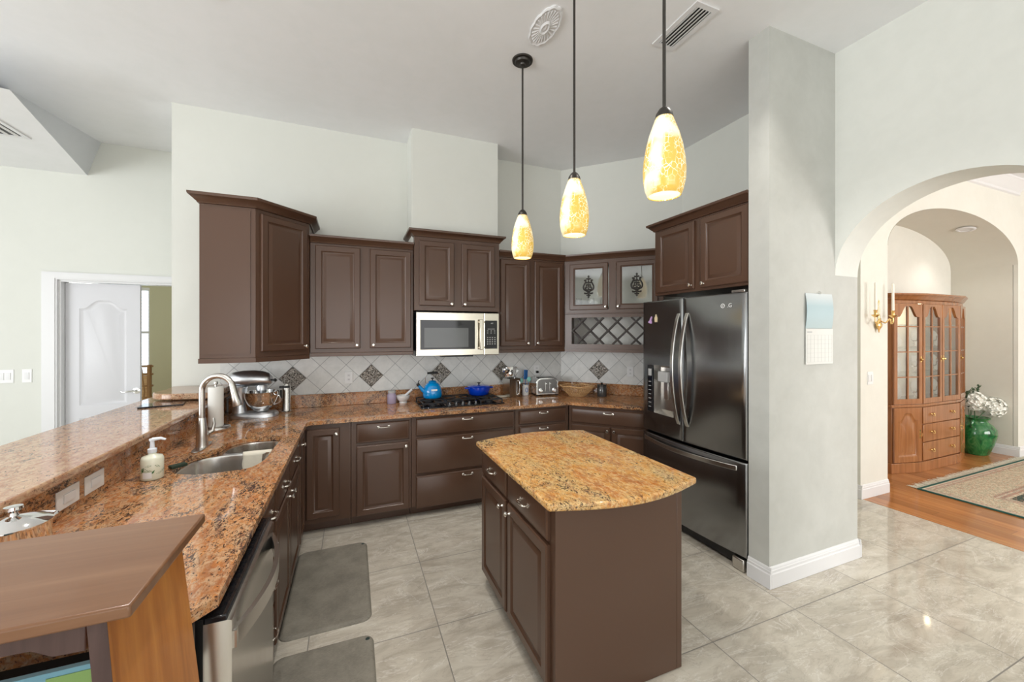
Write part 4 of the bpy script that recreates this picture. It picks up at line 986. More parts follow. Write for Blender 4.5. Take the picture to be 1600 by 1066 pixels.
# wicker basket
wb = thing('wicker_basket', 'empty oval wicker basket in the worktop corner', 'basket', (2.305, 3.775, Z0), R(-45))
wk = MB()
for k_ in range(40):
    a = 2 * pi * k_ / 40
    wk.tube([( (.085 + .10 * t ** .8) * 1.0 * cos(a + .25 * t), (.055 + .075 * t ** .8) * sin(a + .25 * t), .004 + .105 * t) for t in (0, .3, .6, 1)], .0035, 5)
for j in range(9):
    t = j / 8; r1, r2 = .085 + .10 * t ** .8, .055 + .075 * t ** .8
    wk.tube([(r1 * cos(a) , r2 * sin(a), .005 + .105 * t + .0015 * ((i_ % 2) * 2 - 1)) for i_, a in enumerate([2 * pi * q_ / 40 for q_ in range(40)])], .0030, 5, closed=True)
put('weave', wk, 'wicker', wb)
put('base', MB().lathe([(0, 0), (1, 0), (1, .005), (0, .005)], 30, sx=.086, sy=.056), 'wicker', wb)
put('rim', MB().tube([(.190 * cos(a), .135 * sin(a), .112 + .004 * sin(6 * a)) for a in [2 * pi * q_ / 40 for q_ in range(40)]], .008, 8, closed=True), 'wicker', wb)
cn = thing('storage_canister', 'smoky grey lidded canister on the worktop beside the fridge', 'canister', (2.55, 3.66, Z0))
put('body', MB().lathe([(0, 0), (.050, 0), (.053, .006), (.053, .105), (.048, .112)], 28), 'canister', cn, sharp=50)
put('lid', MB().lathe([(.051, .1125), (.051, .126), (.014, .130), (.009, .136), (.016, .146), (0, .150)], 28), 'bronze', cn, sharp=50)
# stand mixer
mx = thing('stand_mixer', 'chrome stand mixer with a steel bowl under the corner cabinet', 'stand mixer', (-.755, 3.86, Z0), R(-4))
bp = [(.175 * (abs(cos(a)) ** .7) * (1 if cos(a) > 0 else -1), .105 * (abs(sin(a)) ** .7) * (1 if sin(a) > 0 else -1)) for a in [2 * pi * i / 40 for i in range(40)]]
mxm = mat('polished_pewter', (.70, .72, .75), .33, metal=1)
put('base', MB().rings([[(x * s_, y * s_, z) for x, y in bp] for s_, z in [(1, 0), (1, .018), (.93, .034), (.6, .040)]], smooth=True, back=True), mxm, mx, sharp=60)
put('column', MB().rings([[(-.105 + x * s_, y * s2, z) for x, y in [(.05 * cos(a), .045 * sin(a)) for a in [2 * pi * i / 24 for i in range(24)]]] for s_, s2, z in [(1.1, 1.25, .038), (.85, .95, .10), (.9, .95, .18), (1.15, 1.2, .25)]], smooth=True, back=True), mxm, mx, sharp=60)
hr = []
for x, r_, z in [(-.172, .02, .315), (-.168, .045, .313), (-.15, .060, .312), (-.08, .071, .312), (.0, .073, .311), (.06, .068, .308), (.105, .056, .304), (.125, .038, .300), (.128, .015, .298)]:
    hr.append([(x, r_ * cos(a), z + r_ * (1.0 if sin(a) > 0 else .85) * sin(a)) for a in [2 * pi * i / 28 for i in range(28)]])
put('head', MB().rings(hr, smooth=True, back=True), mxm, mx, sharp=70)
put('beater_hub', MB().lathe([(.040, .215), (.042, .25), (.03, .27)], 20, (.052, 0, 0)).lathe([(.012, .12), (.012, .215)], 12, (.052, 0, 0)), mxm, mx)
put('attachment_knob', MB().tube([(.126, -.02, .300), (.150, -.026, .300)], [.008, .008], 10).ball((.158, -.028, .300), .014, 12), 'black', mx)
put('speed_lever', MB().tube([(-.13, -.070, .268), (-.16, -.082, .262)], .006, 8).ball((-.13, -.068, .268), .009), 'black', mx)
bw_ = put('bowl', MB().lathe([(0, .046), (.05, .046), (.055, .056), (.070, .066), (.105, .105), (.122, .16), (.127, .205), (.130, .207), (.124, .205), (.118, .16), (.10, .11), (.06, .075), (0, .07)], 36, (.052, 0, 0)), 'chrome', mx, sharp=60)
put('bowl_handle', MB().tube(spline([(.165, -.05, .18), (.20, -.07, .17), (.20, -.07, .12), (.155, -.045, .10)], 5), .005, 8), 'chrome', mx)
co = thing('can_opener', 'tall chrome electric can opener with a black lever behind the stand mixer', 'can opener', (-.535, 3.97, Z0))
put('body', MB().lathe([(0, .0), (.058, .0), (.060, .010), (.040, .014), (.034, .03), (.033, .235), (.028, .25), (0, .252)], 24), 'steel', co, sharp=50)
put('lever', MB().box(-.05, .03, -.044, -.034, .215, .235).box(-.045, -.03, -.046, -.034, .13, .20), 'black', co, bevel=.003)
# paper towel holder
ph = thing('paper_towel_holder', 'steel upright paper towel stand behind the faucet', 'towel holder', (-.905, 3.42, Z0))
put('base', MB().lathe([(0, 0), (.085, 0), (.088, .004), (.088, .022), (.084, .026), (0, .028)], 36), 'nickel', ph, sharp=50)
put('post', MB().lathe([(.007, .028), (.007, .325), (.012, .328), (.014, .338), (.010, .348), (0, .349)], 14), 'nickel', ph)
o = put('paper_towel_roll', MB().lathe([(.018, 0), (.044, 0), (.046, .004), (.046, .276), (.044, .28), (.018, .28), (.018, 0)], 32), 'paper', loc=(-.905, 3.42, Z0 + .0285), sharp=50); tag(o, 'slim white roll of paper towel on its steel stand', 'paper towel')
# soap bottle
sp = thing('soap_bottle', 'clear pump bottle of hand soap printed with green leaves', 'soap bottle', (-.885, 2.395, Z0), R(30))
put('bottle', MB().lathe([(0, 0), (.040, 0), (.043, .005), (.043, .095), (.038, .108), (.016, .116), (.014, .124)], 28), 'soap', sp, sharp=60)
pm = MB().lathe([(.017, .1245), (.018, .142), (.010, .146), (.008, .178), (.012, .180), (.012, .190), (0, .192)], 20)
pm.tube([(0, 0, .186), (.03, -.012, .188), (.046, -.018, .180)], [.009, .007, .005], 10)
put('pump', pm, mat('translucent_pump', (.72, .76, .82), .25), sp, sharp=50)
lv = MB()
for k_ in range(22):
    a = random.uniform(0, 2 * pi); z = random.uniform(.02, .085); t_ = random.uniform(-1, 1); L2 = .013
    def PT(u_, v_): return ((.0436) * cos(a + (u_ * cos(t_) - v_ * sin(t_)) / .043), .0436 * sin(a + (u_ * cos(t_) - v_ * sin(t_)) / .043), z + u_ * sin(t_) + v_ * cos(t_))
    lv.add([PT(-L2, 0), PT(0, -.004), PT(L2, 0), PT(0, .004)], [(0, 1, 2, 3)])
put('leaf_print', lv, mat('green_leaf_print', (.05, .16, .05), .5), sp)
put('label', MB().add([(.0438 * cos(a), .0438 * sin(a), z) for a in [R(-150 + 6 * i) for i in range(9)] for z in (.012, .04)], [(2 * i, 2 * i + 2, 2 * i + 3, 2 * i + 1) for i in range(8)]), 'white', sp)
# scrubber beside the soap
o = put('scrub_brush', MB().box(-.035, .035, -.02, .02, 0, .016), mat('dark_green_scrubber', (.02, .035, .02), .8), loc=(-.835, 2.545, Z0), rz=R(40), bevel=.004); tag(o, 'small dark scrubber lying behind the soap bottle', 'scrubber')
# lidded pot at the near end
pt = thing('saucepan', 'small stainless lidded pot on the worktop against the bar', 'pot', (-.925, 1.63, Z0))
put('pot', MB().lathe([(0, 0), (.070, 0), (.076, .008), (.076, .125), (.079, .128)], 36), 'chrome', pt, sharp=50)
put('lid', MB().lathe([(.080, .1285), (.080, .132), (.068, .140), (.040, .152), (.012, .157), (.008, .166), (.020, .176), (.019, .184), (0, .188)], 36), 'chrome', pt, sharp=50)
put('handle', MB().tube(spline([(.03, .072, .11), (.045, .098, .118), (-.01, .110, .12), (-.04, .072, .11)], 5), .005, 8), 'chrome', pt)
# tablet on the bar
o = put('tablet', MB().box(-.12, .12, -.085, .085, 0, .010), 'blackgloss', loc=(-1.235, 3.50, 1.1005), rz=R(12), bevel=.003); tag(o, 'dark tablet lying on the bar top under the round granite ledge', 'tablet')
# books inside? no: three glasses in the glass cabinet
def goblet(x, lab):
    p = Vector((UX, UY, 0)) + Vector((cos(R(-45)), sin(R(-45)), 0)) * x + Vector((-sin(R(-45)), cos(R(-45)), 0)) * .14
    o = put('wine_glass', MB().lathe([(0, 0), (.032, .001), (.032, .003), (.004, .008), (.0035, .075), (.02, .09), (.036, .12), (.037, .155), (.031, .19), (.0295, .19), (.0355, .155), (.0345, .121), (.018, .092), (0, .082)], 24), 'glass', loc=(p.x, p.y, 1.437 + .3705), sharp=60)
    tag(o, lab, 'glass', 'stemmed glasses behind the scrollwork door')
for x in (.12, .26, .40): goblet(x, 'clear stemmed glass behind the scrollwork door nearer the corner')

# ------------------------------------------------------------------ lamps and ceiling fittings
def pendant(y, label):
    t = thing('pendant_lamp', label, 'pendant lamp', (1.124, y, ZC), 0, 'amber pendants over the island')
    put('canopy', MB().lathe([(.0, -.040), (.018, -.038), (.022, -.028), (.05, -.024), (.055, -.012), (.072, -.010), (.074, -.0005), (0, -.0005)], 32), 'bronze', t, sharp=40)
    put('rod', MB().lathe([(.0065, -1.07), (.0065, -.04)], 12), 'bronze', t)
    put('socket_cap', MB().lathe([(.034, -1.105), (.031, -1.09), (.020, -1.072), (.010, -1.064), (0, -1.064)], 24), 'bronze', t)
    pf = [(.030, -1.098), (.040, -1.125), (.056, -1.17), (.068, -1.215), (.077, -1.27), (.080, -1.31), (.078, -1.35), (.071, -1.385), (.062, -1.408)]
    put('shade', MB().lathe(pf + [(r_ - .003, z_) for r_, z_ in pf[::-1]] + [pf[0]], 40), 'shade', t, sharp=70)
    put('inner_shade', MB().lathe([(r_ - .0045, z_ + .003) for r_, z_ in pf[::-1]], 32), 'inner', t, sharp=70)
    put('bulb', MB().ball((0, 0, -1.20), .026, 14, (1, 1, 1.3)).lathe([(.013, -1.17), (.013, -1.10)], 12), 'bulb', t)
    point('pendant_bulb', (1.124, y, ZC - 1.30), 6)
    return t
pendant(2.575, 'amber crackled-glass pendant hanging lowest in view in front of the cabinets')
pendant(1.87, 'middle of the three amber crackled-glass pendants over the island')
pendant(1.20, 'amber crackled-glass pendant closest to the wall column, largest in view')
me_ = thing('ceiling_medallion', 'oval white plaster sunburst medallion on the ceiling beside the pendants', 'ceiling medallion', (1.13, 2.235, ZC))
mb = MB(); N = 48
def rad(i, a): return a * (1 + .06 * abs(sin(i * pi * 12 / N)))
rg = []
for s_, z, sc_ in [(.165, -.0005, 1), (.165, -.008, 1), (.155, -.014, 1), (.14, -.007, 1), (.06, -.012, 0), (.045, -.022, 0), (.03, -.014, 0), (.012, -.02, 0)]:
    rg.append([((rad(i, s_) if sc_ else s_) * cos(2 * pi * i / N) * .48, (rad(i, s_) if sc_ else s_) * sin(2 * pi * i / N), z) for i in range(N)])
mb.rings(rg, smooth=True, back=True); put('disc', mb, 'trim', me_, sharp=30)
ra = MB()
for i in range(24): a = 2 * pi * i / 24; ra.tube([(.065 * cos(a) * .48, .065 * sin(a), -.011), (.138 * cos(a) * .48, .138 * sin(a), -.009)], [.003, .006], 6)
put('rays', ra, 'trim', me_)
def vent(x0, x1, y0, y1, z, label, along='y'):
    t = thing('ceiling_vent', label, 'vent', ((x0 + x1) / 2, (y0 + y1) / 2, z)); a, b = (x1 - x0) / 2, (y1 - y0) / 2
    f_ = sheet([(-a, -b), (a, -b), (a, b), (-a, b)], [[(-a + .03, -b + .03), (a - .03, -b + .03), (a - .03, b - .03), (-a + .03, b - .03)]], -.009, -.0005); put('frame', f_, 'trim', t)
    put('backing', B(-a + .03, a - .03, -b + .03, b - .03, -.002, -.0008), 'black', t)
    n = 5
    for i in range(n):
        c_ = -a + .03 + (2 * a - .06) * (i + .5) / n
        put('louvre', MB().add([(c_ - .010, -b + .031, -.010), (c_ + .006, -b + .031, -.0025), (c_ + .006, b - .031, -.0025), (c_ - .010, b - .031, -.010), (c_ - .010, -b + .031, -.012), (c_ + .007, -b + .031, -.0045), (c_ + .007, b - .031, -.0045), (c_ - .010, b - .031, -.012)],
            [(3, 2, 1, 0), (4, 5, 6, 7), (0, 1, 5, 4), (1, 2, 6, 5), (2, 3, 7, 6), (3, 0, 4, 7)]), 'white', t)
vent(1.862, 2.040, 1.725, 2.10, ZC, 'white slotted air vent in the high ceiling near the column')
vent(-2.78, -2.43, 4.10, 4.47, 3.2, 'white air vent in the dropped hall ceiling')
def downlight(name, label, p, watts, rot=None):
    t = thing(name, label, 'ceiling light', p)
    mm = rot or Matrix.Identity(4)
    put('trim_ring', MB().lathe([(.062, -.004), (.066, -.010), (.085, -.008), (.090, -.001), (.062, -.0008)], 32, M_=mm), 'trim', t, sharp=50)
    put('lens', MB().lathe([(0, -.003), (.0615, -.003), (.0615, -.001), (0, -.001)], 28, M_=mm), 'lamp', t)
    return t
downlight('recessed_light', 'recessed round light in the high ceiling, just at the top edge of view', (-.745, 2.68, ZC), 20)
spot('downlight_kitchen_a', (-.745, 2.68, ZC - .03), 22)
for x_, y_, lab in ((.20, 2.12, 'added recessed fill light above the aisle between sink and island'), (-.30, 1.1, 'added recessed fill light above the dishwasher end of the worktop'), (1.95, 1.35, 'added recessed fill light between the island and the wall column')):
    spot('fill_spot_kitchen', (x_, y_, ZC - .03), 62 if x_ == .20 else 42, ang=110); downlight('recessed_light', lab, (x_, y_, ZC), 0)  # added fill spots and cans, out of view, to brighten floor and worktops

spot('unseen_foyer_spot', (3.95, 1.2, ZC - .03), 26, ang=150); spot('unseen_foyer_spot_b', (3.95, -1.2, ZC - .03), 26, ang=150)  # unseen foyer spots, no ceiling fixture modelled
ddx = 7.27; zz = 2.50 + .52 * math.sqrt(1 - ((ddx - 6.515) / 1.485) ** 2)
downlight('recessed_light', 'recessed round light in the vaulted niche over the china cabinet', (ddx, 2.50, zz - .012), 6, Matrix.Rotation(R(11), 4, 'Y'))
spot('downlight_niche', (ddx, 2.46, zz - .05), 10)

# ------------------------------------------------------------------ wall plates, accents, calendar
def accent(x, label, diag=False):
    h = .112
    t = put('accent_tile', MB().rings([[(0 + s_ * h, y_, 0), (0, y_, s_ * h), (-s_ * h, y_, 0), (0, y_, -s_ * h)] for s_, y_ in [(1, 0), (1, -.004), (.93, -.006), (.90, -.004), (.86, -.004)]], back=True), 'accent')
    if diag: p = Vector((2.31, WB, 0)) + Vector((cos(R(-45)), sin(R(-45)), 0)) * x + Vector((-.7071, -.7071, 0)) * .0085; t.location = (p.x, p.y, 1.188); t.rotation_euler = (0, 0, R(-45))
    else: t.location = (x, WB - .0085, 1.188)
    tag(t, label, 'tile', 'diamond-shaped pewter accent tiles')
accent(-.508, 'diamond pewter accent tile behind the can opener'); accent(.176, 'diamond pewter accent tile above the stretch of bare worktop')
accent(.866, 'diamond pewter accent tile behind the kettle'); accent(1.549, 'diamond pewter accent tile behind the steel utensil caddy')
accent(.452, 'diamond pewter accent tile under the wine rack', True)
def outlet(loc, rz, label, horiz=False, w_=.072, h_=.116, kind='outlet', plug=False, scale=1.0):
    t = thing('wall_plate', label, kind, loc, rz)
    W, H = (h_, w_) if horiz else (w_, h_); W *= scale; H *= scale
    put('plate', MB().rings([rr(-W / 2, W / 2, -H / 2, H / 2, i, y) for i, y in [(0, -.0003), (0, -.003), (.003, -.005), (.004, -.005)]], back=True), 'white', t)
    if kind == 'outlet':
        for s_ in (-1, 1):
            c_ = (s_ * .020 * scale, 0) if horiz else (0, s_ * .020 * scale)
            put('socket', B(c_[0] - .013, c_[0] + .013, -.0066, -.0051, c_[1] - .013, c_[1] + .013), 'trim', t)
            put('slots', MB().box(c_[0] - .006, c_[0] - .004, -.0071, -.0067, c_[1] - .003, c_[1] + .007).box(c_[0] + .004, c_[0] + .006, -.0071, -.0067, c_[1] - .003, c_[1] + .007), 'black', t)
        if plug: put('plug', B(-.014, .014, -.032, -.0073, -.034, -.008), 'black', t, bevel=.004)
    elif kind == 'switch':
        n = max(1, int(round(W / .055)) - 0) if not horiz else 1
        n = 3 if W > .15 else (2 if W > .09 and not horiz else 1)
        for i in range(n):
            cx = (i - (n - 1) / 2) * .046
            a_, b_ = (.033, .016) if horiz else (.016, .033)
            put('rocker', MB().rings([rr(cx - a_, cx + a_, -b_, b_, q_, y) for q_, y in [(0, -.0051), (0, -.009), (.004, -.0095)]], back=True), 'trim', t)
    return t
outlet((-.029, WB - .009, 1.178), 0, 'white outlet on the tiled wall left of the jar, between two accent tiles'.replace('left of the jar, ', ''))
outlet((1.985, WB - .009, 1.180), 0, 'white outlet above the toaster with its black plug', plug=True)
p_ = Vector((2.31, WB, 0)) + Vector((.7071, -.7071, 0)) * .80 + Vector((-.7071, -.7071, 0)) * .009
outlet((p_.x, p_.y, 1.178), R(-45), 'white outlet on the diagonal tiled wall beside the fridge')
outlet((-1.0115, 2.042, .982), R(90), 'white horizontal switch plate on the granite bar face, closer to the saucepan', True, kind='switch', w_=.074, h_=.132)
outlet((-1.0115, 2.211, .982), R(90), 'white horizontal switch plate on the granite bar face, closer to the soap bottle', True, kind='switch', w_=.074, h_=.132)
outlet((-3.085, 5.2995, 1.195), 0, 'white multi-switch plate on the hall wall near the white door', kind='switch', w_=.165, h_=.13)
outlet((-2.912, 5.2995, 1.195), 0, 'small white keypad on the hall wall next to the door casing', kind='switch', w_=.07, h_=.13)
outlet((4.725, 2.2795, 1.165), 0, 'beige dimmer and switch plate below the brass sconce', kind='switch', w_=.15 * .62, h_=.125)
cl = thing('wall_calendar', 'hanging calendar with a blue seascape photo above a month grid', 'calendar', (2.925, 1.6985, 1.64))
cw = .140
ph_ = MB(); nn = 10
for i in range(nn + 1):
    z = .235 * i / nn; y = -.004 - .010 * sin(pi * i / nn)
    ph_.v += [(-cw, y, z), (cw, y, z), (cw, y + .002, z), (-cw, y + .002, z)]
ph_.f = [(4 * i + a, 4 * i + (a + 1) % 4, 4 * i + 4 + (a + 1) % 4, 4 * i + 4 + a) for i in range(nn) for a in range(4)] + [(3, 2, 1, 0), (4 * nn, 4 * nn + 1, 4 * nn + 2, 4 * nn + 3)]; ph_.sm = [True] * len(ph_.f)
put('photo_sheet', ph_, 'calphoto', cl, sharp=50)
put('month_sheet', MB().box(-cw - .002, cw + .004, -.008, -.005, -.240, -.002), 'paper', cl)
gr = MB()
for i in range(7): gr.box(-cw + .008, cw - .008, -.0086, -.0082, -.225 + i * .030, -.2242 + i * .030)
for i in range(8): x = -cw + .008 + i * (2 * cw - .016) / 7; gr.box(x, x + .0008, -.0086, -.0082, -.225, -.045)
gr.box(-cw + .010, -cw + .06, -.0086, -.0082, -.028, -.020)
put('month_grid', gr, 'grey', cl)
put('hook', MB().tube([(0, -.002, .238), (0, -.012, .232), (.008, -.010, .245), (.002, -.002, .25)], .003, 6), 'chrome', cl)

# ------------------------------------------------------------------ floor mats
def rrect(x0, x1, y0, y1, r, n=8):
    o = []
    for cx, cy, a0 in ((x1 - r, y1 - r, 0), (x0 + r, y1 - r, 90), (x0 + r, y0 + r, 180), (x1 - r, y0 + r, 270)):
        o += [(cx + r * cos(R(a0 + 90 * i / n)), cy + r * sin(R(a0 + 90 * i / n))) for i in range(n + 1)]
    return o
for (y0, y1, lab) in ((2.345, 3.235, 'grey cushioned floor mat in front of the sink cabinet'), (1.30, 2.235, 'grey cushioned floor mat beside the dishwasher, closer to the camera')):
    t = thing('floor_mat', lab, 'mat', (-.12, (y0 + y1) / 2, 0)); hy = (y1 - y0) / 2
    rg = [[(x, y, z) for x, y in rrect(-.24 + i, .225 - i, -hy + i, hy - i, .055 - i * .5)] for i, z in [(0, .0005), (.002, .006), (.016, .016), (.022, .016)]]
    put('pad', MB().rings(rg, back=True), 'mat', t)
    put('corner_badge', MB().lathe([(0, .0165), (.011, .0165), (.009, .018), (0, .018)], 16, (.195, hy - .045, 0)), mat('badge', (.03, .05, .05), .3), t)

# ------------------------------------------------------------------ wooden stand in front of the worktop end
st = thing('wooden_stand', 'tall dark-topped wooden stand with splayed pierced side boards, in front of the worktop end', 'stand', (-.665, 1.0, 0))
put('top', MB().box(-.335, .333, -.176, .176, 1.148, 1.170), 'stoolwood', st, bevel=.004)
def side(s_):
    hole = [(.02 + .022 * sin(a) * (1.0 if cos(a) < 0 else .6), .80 + .045 * cos(a)) for a in [2 * pi * i / 20 for i in range(20)]]
    o_ = [(-.150, 1.1475), (.148, 1.1475), (.165, .80), (.175, .40), (.190, .02), (.12, .002), (.07, .07), (-.07, .07), (-.12, .002), (-.190, .02), (-.175, .40), (-.160, .80)]
    m_ = sheet(o_, [hole], 0, .024)
    mb = MB(); mb.add([((.292 + (1.14 - z) * .085 - t + .0) * s_, y, z) for y, z, t in m_.v], m_.f)
    p = put('side_board', mb, 'stoolside', st, sharp=30)
    e = MB(); 
    x0_, x1_ = .292 - .0245, .2925
    put('edge_band', MB().add([((.2925 + d * 1.0 + (a)) * s_, yy, z) for a, d, yy, z in [(0, 0, -.1515, 1.141), (-.025, 0, -.1515, 1.141), (-.025, .029, -.1615, .80), (0, .029, -.1615, .80)]], [(0, 1, 2, 3)]).add([((.2925 + (1.14 - z) * .085 - k) * s_, y, z) for z, y in [(1.14, -.150), (.80, -.160), (.40, -.175)] for k, y in ((0, y - .0008), (.0245, y - .0008))], [(0, 1, 3, 2), (2, 3, 5, 4)]), 'stooldark', p)
side(1); side(-1)
ap = [(-.265, 1.1475), (.265, 1.1475), (.265, 1.094), (.225, 1.096), (.20, 1.112), (.10, 1.116), (0, 1.112), (-.10, 1.116), (-.20, 1.112), (-.225, 1.096), (-.265, 1.094)]
m_ = sheet(ap, [], 0, .018); put('apron', MB().add(m_.v, m_.f, False, XZ(-.148)), 'stooldark', st, bevel=.002)
put('shelf', B(-.29, .29, -.14, .14, .70, .722), 'stoolwood', st, bevel=.002)
put('stretcher', B(-.325, .325, -.02, .02, .22, .29), 'stoolside', st, bevel=.002)
mz = thing('magazine', 'magazine with a blue and green cover standing on the shelf of the wooden stand', 'magazine', (-.66, 1.03, .7225))
put('pages', B(-.20, .21, 0, .012, 0, .238), 'blue_cover', mz); put('cover_print', B(.12, .19, -.0015, -.0003, .06, .228), 'greenprint', mz)

# ------------------------------------------------------------------ bedroom chair and picture
ch = thing('rattan_chair', 'rattan armchair seen through the gap beside the white door', 'chair', (-2.86, 6.95, 0))
for x, y, h_ in ((.26, 0, 1.17), (-.26, 0, 1.17), (.26, -.5, .62), (-.26, -.5, .62)): put('leg', MB().tube([(x, y, 0), (x * 1.0, y, h_ * .5), (x, y, h_)], .026, 10), 'bamboo', ch)
put('seat', B(-.25, .25, -.48, -.03, .40, .46), 'wicker', ch, bevel=.01)
bk = MB()
for z in (.56, .72, .88, 1.04, 1.15): bk.tube([(-.30, 0, z), (.30, 0, z)], .014, 8)
for x in (-.16, -.05, .06, .17): bk.tube([(x, 0, .5), (x + .04, 0, .8), (x, 0, 1.13)], .012, 8)
put('backrest', bk, 'bamboo', ch)
put('woven_panel', B(-.235, .235, -.006, .006, .5, 1.02), 'wicker', ch)
pf_ = thing('picture_frame', 'white framed picture on the bedroom wall, only its edge in view', 'picture', (-1.2015, 7.0, 1.92)); 
pf_.location = (-2.62, 7.995, 1.98)
put('frame', B(-.03, .42, -.03, -.0005, -.24, .24), 'trim', pf_); put('print', B(.0, .39, -.0315, -.0302, -.21, .21), 'calphoto', pf_)

# ------------------------------------------------------------------ dining room: china cabinet
cc = thing('china_cabinet', 'cherry breakfront china cabinet with arched glass doors in the vaulted niche', 'china cabinet', (5.71, 2.55, .002))
CWX = 1.63
def front_line(o=0):   # plan of the bowed front, o = outwards
    return [(-o, .33), (-o, 0 - o * .4), (.40 - o * .1, -.085 - o), (1.26 + o * .1, -.085 - o), (CWX + o, 0 - o * .4), (CWX + o, .33)]
def slab_(o, z0, z1, name, m='cherry', par=None, bev=.004): return put(name, MB().prism(front_line(o), z0, z1), m, par or cc, bevel=bev)
slab_(.02, 0, .115, 'plinth'); slab_(.0, .1155, .755, 'base_case'); slab_(.022, .7555, .785, 'waist_moulding')
slab_(.0, 1.945, 1.985, 'frieze')
put('cornice', MB().rings([[(x, y, z) for x, y in front_line(o)] for o, z in [(0, 1.9855), (.012, 1.99), (.02, 2.0), (.05, 2.04), (.06, 2.045), (.062, 2.062), (.01, 2.064)]], back=True), 'cherry', cc)
put('upper_back', B(.012, CWX - .012, .305, .322, .7855, 1.9445), mat('brightened_china_back', (.72, .68, .56), .5), cc)  # back raised in tone to stand in for bright reflections on the panes
put('upper_side', B(-.0, .022, -.0, .325, .7855, 1.9445), 'cherry', cc); put('upper_side', B(CWX - .022, CWX, .0, .325, .7855, 1.9445), 'cherry', cc)
for z in (1.10, 1.42, 1.70): put('shelf', MB().prism([(.03, .30), (.03, .05), (.40, -.035), (1.26, -.035), (CWX - .03, .05), (CWX - .03, .30)], z, z + .010), 'pane_china', cc)
FL = [(0, 0), (.40, -.085), (.83, -.085), (1.26, -.085), (CWX, 0)]
for i in range(4):
    a, b = Vector((*FL[i], 0)), Vector((*FL[i + 1], 0)); L2 = (b - a).length; ang = math.atan2(b.y - a.y, b.x - a.x)
    mm = Matrix.Translation(a) @ Matrix.Rotation(ang, 4, 'Z')
    w0, w1, z0, z1 = .006, L2 - .006, .790, 1.942
    outer = [(w0, z0), (w1, z0), (w1, z1), (w0, z1)]
    hole = [(p[0], p[2]) for p in ring_rect(w0 + .044, w1 - .044, z0 + .06, 1.79, 0, .125)]
    m_ = sheet(outer, [hole], 0, .022); fr_ = put('glass_door', turned(MB().add(m_.v, m_.f, False, XZ(-.022)), mm), 'cherry', cc)
    mu = MB(); cx = L2 / 2; mu.box(cx - .010, cx + .010, -.018, -.004, z0 + .06, 1.913)
    for z in (1.10, 1.39, 1.68): mu.box(w0 + .044, w1 - .044, -.017, -.005, z - .006, z + .006)
    put('glazing_bars', turned(mu, mm), 'cherry', fr_)
    m_ = sheet(hole, [], 0, .002); put('pane', turned(MB().add(m_.v, m_.f, False, XZ(-.010)), mm), 'pane_china', fr_)
    kx = w1 - .02 if i in (0, 1) else w0 + .02
    put('pull', turned(MB().ball((kx, -.032, 1.30), .014, 10).box(kx - .008, kx + .008, -.0245, -.0225, 1.27, 1.34), mm), 'brass', fr_)
# lower doors and drawers
for i in (0, 3):
    a, b = Vector((*FL[i], 0)), Vector((*FL[i + 1], 0)); L2 = (b - a).length; ang = math.atan2(b.y - a.y, b.x - a.x)
    mm = Matrix.Translation(a) @ Matrix.Rotation(ang, 4, 'Z')
    dm = panelled(.01, L2 - .01, .125, .748, -.020, .018, [(.07, L2 - .07, .19, .60, .09)])
    fr_ = put('door', turned(dm, mm), 'cherry', cc)
    kx = L2 - .035 if i == 0 else .035
    put('pull', turned(MB().box(kx - .008, kx + .008, -.021, -.0185, .39, .49).tube([(kx, -.02, .46), (kx, -.04, .455), (kx, -.04, .425), (kx, -.02, .42)], .004, 6), mm), 'brass', fr_)
for z0, z1 in ((.555, .745), (.345, .545), (.13, .335)):
    dm = put('drawer', B(.41, 1.25, -.105, -.0858, z0, z1), 'cherry', cc, bevel=.004)
    for kx in (.60, 1.06):
        hb_ = MB()
        for d_ in (-.028, .028): hb_.ball((kx + d_, -.112, (z0 + z1) / 2 + .01), .010, 8)
        hb_.tube([(kx - .028, -.118, (z0 + z1) / 2 + .01), (kx - .02, -.124, (z0 + z1) / 2 - .012), (kx + .02, -.124, (z0 + z1) / 2 - .012), (kx + .028, -.118, (z0 + z1) / 2 + .01)], .004, 6)
        put('pull', hb_, 'brass', dm)
# crockery behind the glass
random.seed(11)
gl0 = None; pl0 = None; k_ = 0
names = {1.10: 'lowest', 1.42: 'middle', 1.70: 'top'}
for z in (.7858, 1.1105, 1.4305):
    for i in range(7):
        x = .13 + i * .228
        if i % 2 == 0:
            if pl0 is None: pl0 = o = put('dinner_plate', MB().lathe([(0, .01), (.05, .0), (.10, .014), (.105, .02), (.10, .018), (.05, .006), (0, .014)], 24, M_=Matrix.Rotation(R(78), 4, 'X')), 'ceramic', sharp=60)
            else: o = pl0.copy(); COL.objects.link(o)
            o.location = (5.71 + x, 2.55 + .235, .002 + z + .106); tag(o, 'pale plate standing on a shelf inside the china cabinet', 'plate', 'plates in the china cabinet')
        else:
            if gl0 is None: gl0 = o = put('goblet', MB().lathe([(0, 0), (.03, .002), (.005, .01), (.005, .06), (.028, .085), (.034, .14), (.031, .14), (.025, .09), (0, .07)], 18), 'glass', sharp=60)
            else: o = gl0.copy(); COL.objects.link(o)
            o.location = (5.71 + x, 2.55 + .14, .002 + z + .001); tag(o, 'clear goblet on a shelf inside the china cabinet', 'glass', 'goblets in the china cabinet')
point('china_cabinet_lamp', (5.71 + .8, 2.60, 1.90), 4, (1, .86, .6), .05)
